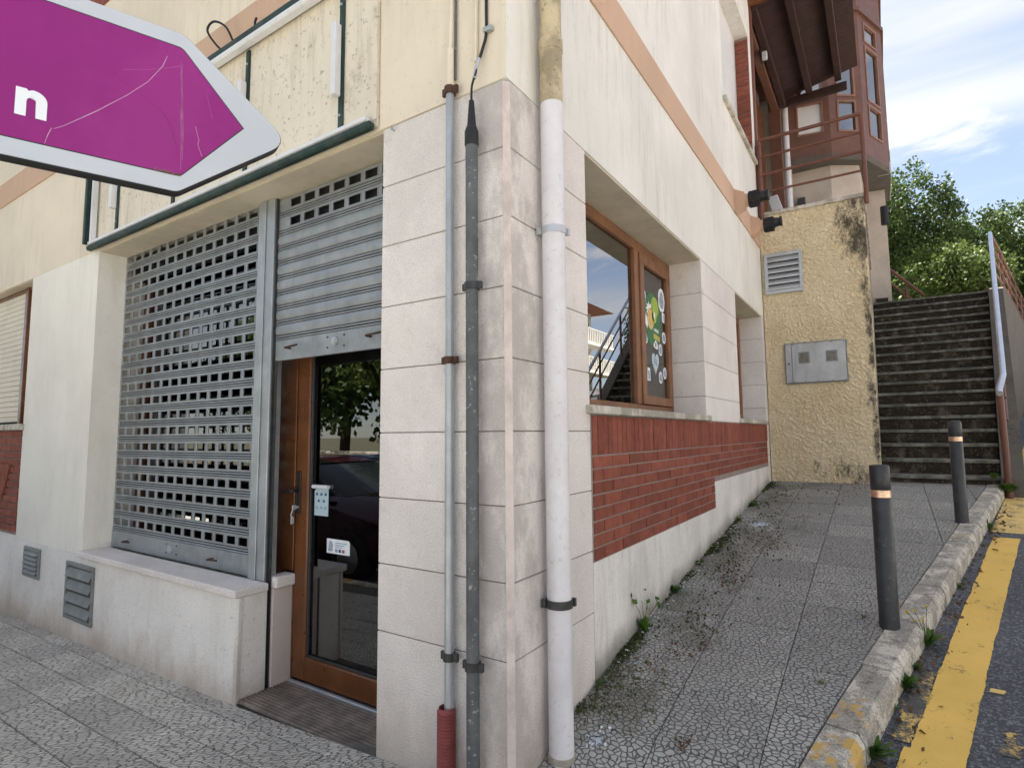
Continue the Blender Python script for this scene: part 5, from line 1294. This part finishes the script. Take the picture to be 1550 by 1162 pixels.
# moss, dead leaves and daisies gathered along the wall foot
g = G()
for _ in range(9500):
    y = random.uniform(.5, 6.0); k = mnoise.noise(Vector((0, y*1.7, 3)))+.35
    x = abs(random.gauss(0, .035 if random.random() < .7 else .15))+.008
    if mnoise.noise(Vector((x*6, y*2.2, 1)))+.25 < random.random()*.6: continue
    s_ = random.uniform(.007, .021); leaf_quad(g, Vector((x, y, ground(x, y)+random.uniform(0, .006))), Vector((random.uniform(-1, 1), random.uniform(-1, 1), random.uniform(.1, .9))), s_, .5)
tag(build(g, 'moss', 'moss_leaf', recalc=False), 'moss and seedlings along the foot of the side wall', 'moss', kind='stuff')
g = G()
for cx_, cy_, n_, sp in ((.30, 1.25, 60, .08), (.30, 1.55, 60, .09), (.34, 2.35, 120, .12), (.2, 2.6, 90, .1), (.42, 3.1, 110, .13), (.36, 3.5, 90, .12), (.22, 1.05, 30, .05), (.55, 5.5, 80, .35), (1.0, 5.9, 60, .2), (.5, .5, 26, .02), (.15, .95, 30, .05), (.33, 4.1, 70, .2)):
    for _ in range(n_):
        x = cx_+random.gauss(0, sp*.7); y = cy_+random.gauss(0, sp*1.4)
        if x < .01: continue
        leaf_quad(g, Vector((x, y, ground(x, y)+.002)), Vector((random.uniform(-1, 1), random.uniform(-1, 1), random.uniform(0, .5))), random.uniform(.010, .026), .35)
tag(build(g, 'dry_moss', 'dry_leaf', recalc=False), 'brown dry moss scattered over the side pavement', 'dry moss', kind='stuff')
g = G()
for _ in range(60):
    y = random.uniform(.9, 4.3); x = abs(random.gauss(.05, .05))+.01; p = Vector((x, y, ground(x, y)+random.uniform(.01, .05)))
    for k in range(5): leaf_quad(g, p, Vector((math.cos(k*1.26), math.sin(k*1.26), .3)), .009, .5)
tag(build(g, 'daisies', 'petal_white', recalc=False), 'tiny white daisies along the wall foot', 'flowers', kind='stuff')
for (cx_, cy_, n_, sp, lb) in ((.235, 3.86, 150, .035, 'white paint spill on the pavement near the yellow wall'), (.165, .40, 60, .018, 'white crumbs beside the foot of the white downpipe')):
    g = G()
    for _ in range(n_):
        x = cx_+random.gauss(0, sp); y = cy_+random.gauss(0, sp*1.2); leaf_quad(g, Vector((x, y, ground(x, y)+.002)), Vector((random.uniform(-1, 1), random.uniform(-1, 1), .1)), random.uniform(.008, .02), .5)
    tag(build(g, 'white_flakes', 'flake', recalc=False), lb, 'paint flakes', kind='stuff')
# leaves and grit in the gutter
g = G()
for _ in range(260):
    y = random.uniform(.4, 5.8); x = kerb_x(y)+abs(random.gauss(.02, .05)); leaf_quad(g, Vector((x, y, rz(x, y)+.005)), Vector((random.uniform(-1, 1), random.uniform(-1, 1), random.uniform(0, .5))), random.uniform(.012, .04), .3)
tag(build(g, 'gutter_litter', 'dry_leaf', recalc=False), 'dead leaves and grit lying in the gutter', 'leaf litter', kind='stuff')

# ------------------------------------------------------------------ parked cars in the street (mirrored in the door)
def car(cx_, cy_, m, label):
    z = ground(cx_, cy_)-.115; c = thing('parked_car', label, 'car', (cx_, cy_, z), 'cars parked in the street')
    # stations along x: (x, half width, bottom, sill shoulder, top)
    S_ = [(2.08, .55, .42, .62, .66), (2.0, .74, .26, .66, .76), (1.7, .84, .22, .72, .90), (1.0, .87, .20, .86, .99), (.75, .88, .20, .90, 1.02), (.1, .88, .20, .92, 1.0), (-.9, .88, .20, .93, 1.0), (-1.6, .86, .22, .93, 1.02), (-1.95, .80, .28, .86, .98), (-2.06, .62, .42, .70, .84)]
    g = G()
    for x, hw, b, s2, t_ in S_:
        for u, v in ((-hw*.92, b), (-hw, b+.12), (-hw, (b+s2)/2), (-hw*.97, s2), (-hw*.80, t_-.02), (0, t_), (hw*.80, t_-.02), (hw*.97, s2), (hw, (b+s2)/2), (hw, b+.12), (hw*.92, b)): g.v.append((cx_+x, cy_+u, z+v))
    n_ = 11
    for i in range(len(S_)-1):
        for q in range(n_): g.f.append((i*n_+q, i*n_+(q+1) % n_, (i+1)*n_+(q+1) % n_, (i+1)*n_+q))
    g.f.append(tuple(range(n_))); g.f.append(tuple(range((len(S_)-1)*n_, len(S_)*n_)))
    body = build(g, 'body', m, c, True)
    C_ = [(.95, .70, .98, .99), (.25, .66, 1.0, 1.38), (-.2, .65, 1.0, 1.44), (-.9, .64, 1.0, 1.42), (-1.55, .62, 1.0, 1.15), (-1.75, .60, .98, 1.0)]
    g = G()
    for x, hw, b, t_ in C_:
        for u, v in ((-hw-.12, b-.04), (-hw+.02, t_-.06), (-hw+.14, t_), (hw-.14, t_), (hw-.02, t_-.06), (hw+.12, b-.04)): g.v.append((cx_+x, cy_+u, z+v))
    for i in range(len(C_)-1):
        for q in range(6): g.f.append((i*6+q, i*6+(q+1) % 6, (i+1)*6+(q+1) % 6, (i+1)*6+q))
    g.f.append(tuple(range(6))); g.f.append(tuple(range(30, 36)))
    build(g, 'windows', 'glass_dark', c, True)
    g = G().add([(cx_+x, cy_+u, z+v) for x, hw, b, t_ in C_[1:4] for u, v in ((-hw+.03, t_-.035), (-hw+.14, t_+.012), (hw-.14, t_+.012), (hw-.03, t_-.035))], [(0, 1, 5, 4), (1, 2, 6, 5), (2, 3, 7, 6), (4, 5, 9, 8), (5, 6, 10, 9), (6, 7, 11, 10)])
    build(g, 'roof', m, c, True)
    for sx_ in (1.32, -1.28):
        for sy in (-1, 1):
            wh = build(G().tube([(cx_+sx_, cy_+sy*.68, z+.31), (cx_+sx_, cy_+sy*.70, z+.31), (cx_+sx_, cy_+sy*.88, z+.31), (cx_+sx_, cy_+sy*.90, z+.31)], .3, 24, rr=[.28, .31, .31, .28]), 'wheel', 'tyre', c, True)
            build(G().tube([(cx_+sx_, cy_+sy*.89, z+.31), (cx_+sx_, cy_+sy*.912, z+.31)], .19, 18, rr=[.2, .17]), 'rim', 'rim', wh, True)
    for sy in (-1, 1):
        build(G().bev(cx_+1.72, cx_+2.0, cy_+sy*.68-.13, cy_+sy*.68+.13, z+.66, z+.78, .03), 'headlight', 'lamp_glass', c)
        build(G().bev(cx_+.55, cx_+.72, cy_+sy*.98-.1, cy_+sy*.98+.1, z+.95, z+1.07, .03), 'wing_mirror', m, c)
    build(G().bev(cx_+2.0, cx_+2.07, cy_-.35, cy_+.35, z+.40, z+.54, .02), 'grille', 'black_rubber', c)
    return c
car(-5.5, -2.95, 'car_red', 'dark red car parked by the kerb, mirrored in the shop door')
car(-7.6, -5.6, 'car_blue', 'navy blue car parked on the far side of the street')

# ------------------------------------------------------------------ white house up the road (mirrored in the side window)
hz = 4.6
hs2 = thing('white_house', 'white house with balconies up the road, mirrored in the side window', 'house', (20, 32.5, hz))
build(G().box(16.5, 24, 28, 37.2, hz-1, 10.7), 'walls', 'house_white', hs2)
build(G().prism([(15.0, 10.6), (25.5, 10.6), (20.2, 13.2)], lambda u, v, h_: (u, h_, v), 27, 38.2), 'roof', 'roof_tile', hs2)
for zf in (6.0, 8.05):
    build(G().box(15.4, 16.5, 28, 39, zf-.2, zf), 'balcony_slab', 'house_white', hs2)
    bl_ = build(G().box(15.4, 15.5, 28, 39, zf+.92, zf+1.0).box(15.5, 16.5, 27.9, 27.999, zf+.92, zf+1.0), 'balustrade', 'house_white', hs2)
    for k in range(36): build(G().box(15.41, 15.49, 28.1+k*.3, 28.24+k*.3, zf, zf+.92), 'baluster', 'house_white', bl_)
    for y in (29.8, 33, 36):
        wn_ = build(G().box(16.45, 16.505, y-.7, y+.7, zf, zf+1.7), 'window', 'dark_wood', hs2); build(G().box(16.43, 16.449, y-.6, y+.6, zf+.08, zf+1.6), 'pane', 'glass_dark', wn_)
# unseen pale houses added across the road to bounce sunlight onto the facades
for i, (y0, y1, hh) in enumerate(((-4.5, 2.5, 4.6), (3.6, 11.5, 5.0))):
    z0_ = ground(10, (y0+y1)/2)-.3
    ho = thing('bounce_house', ('low pale house added across the road to bounce light, opposite the corner', 'low pale house added across the road to bounce light, farther uphill')[i], 'house', (12, (y0+y1)/2, z0_), 'added bounce houses across the road')
    build(G().box(9.4, 15, y0, y1, z0_-1, z0_+hh), 'walls', 'bounce_house_grey', ho)
    build(G().prism([(8.8, z0_+hh), (15.6, z0_+hh), (12.2, z0_+hh+1.6)], lambda u, v, h_: (u, h_, v), y0-.5, y1+.5), 'roof', 'roof_tile', ho)  # roof of the added bounce house
    for y in (y0+1.4, (y0+y1)/2, y1-1.4):
        w_ = build(G().bev(9.36, 9.399, y-.5, y+.5, z0_+1.4, z0_+2.7, .005), 'window', 'dark_wood', ho); build(G().box(9.35, 9.358, y-.42, y+.42, z0_+1.48, z0_+2.62), 'pane', 'glass_dark', w_)  # windows of the added bounce house
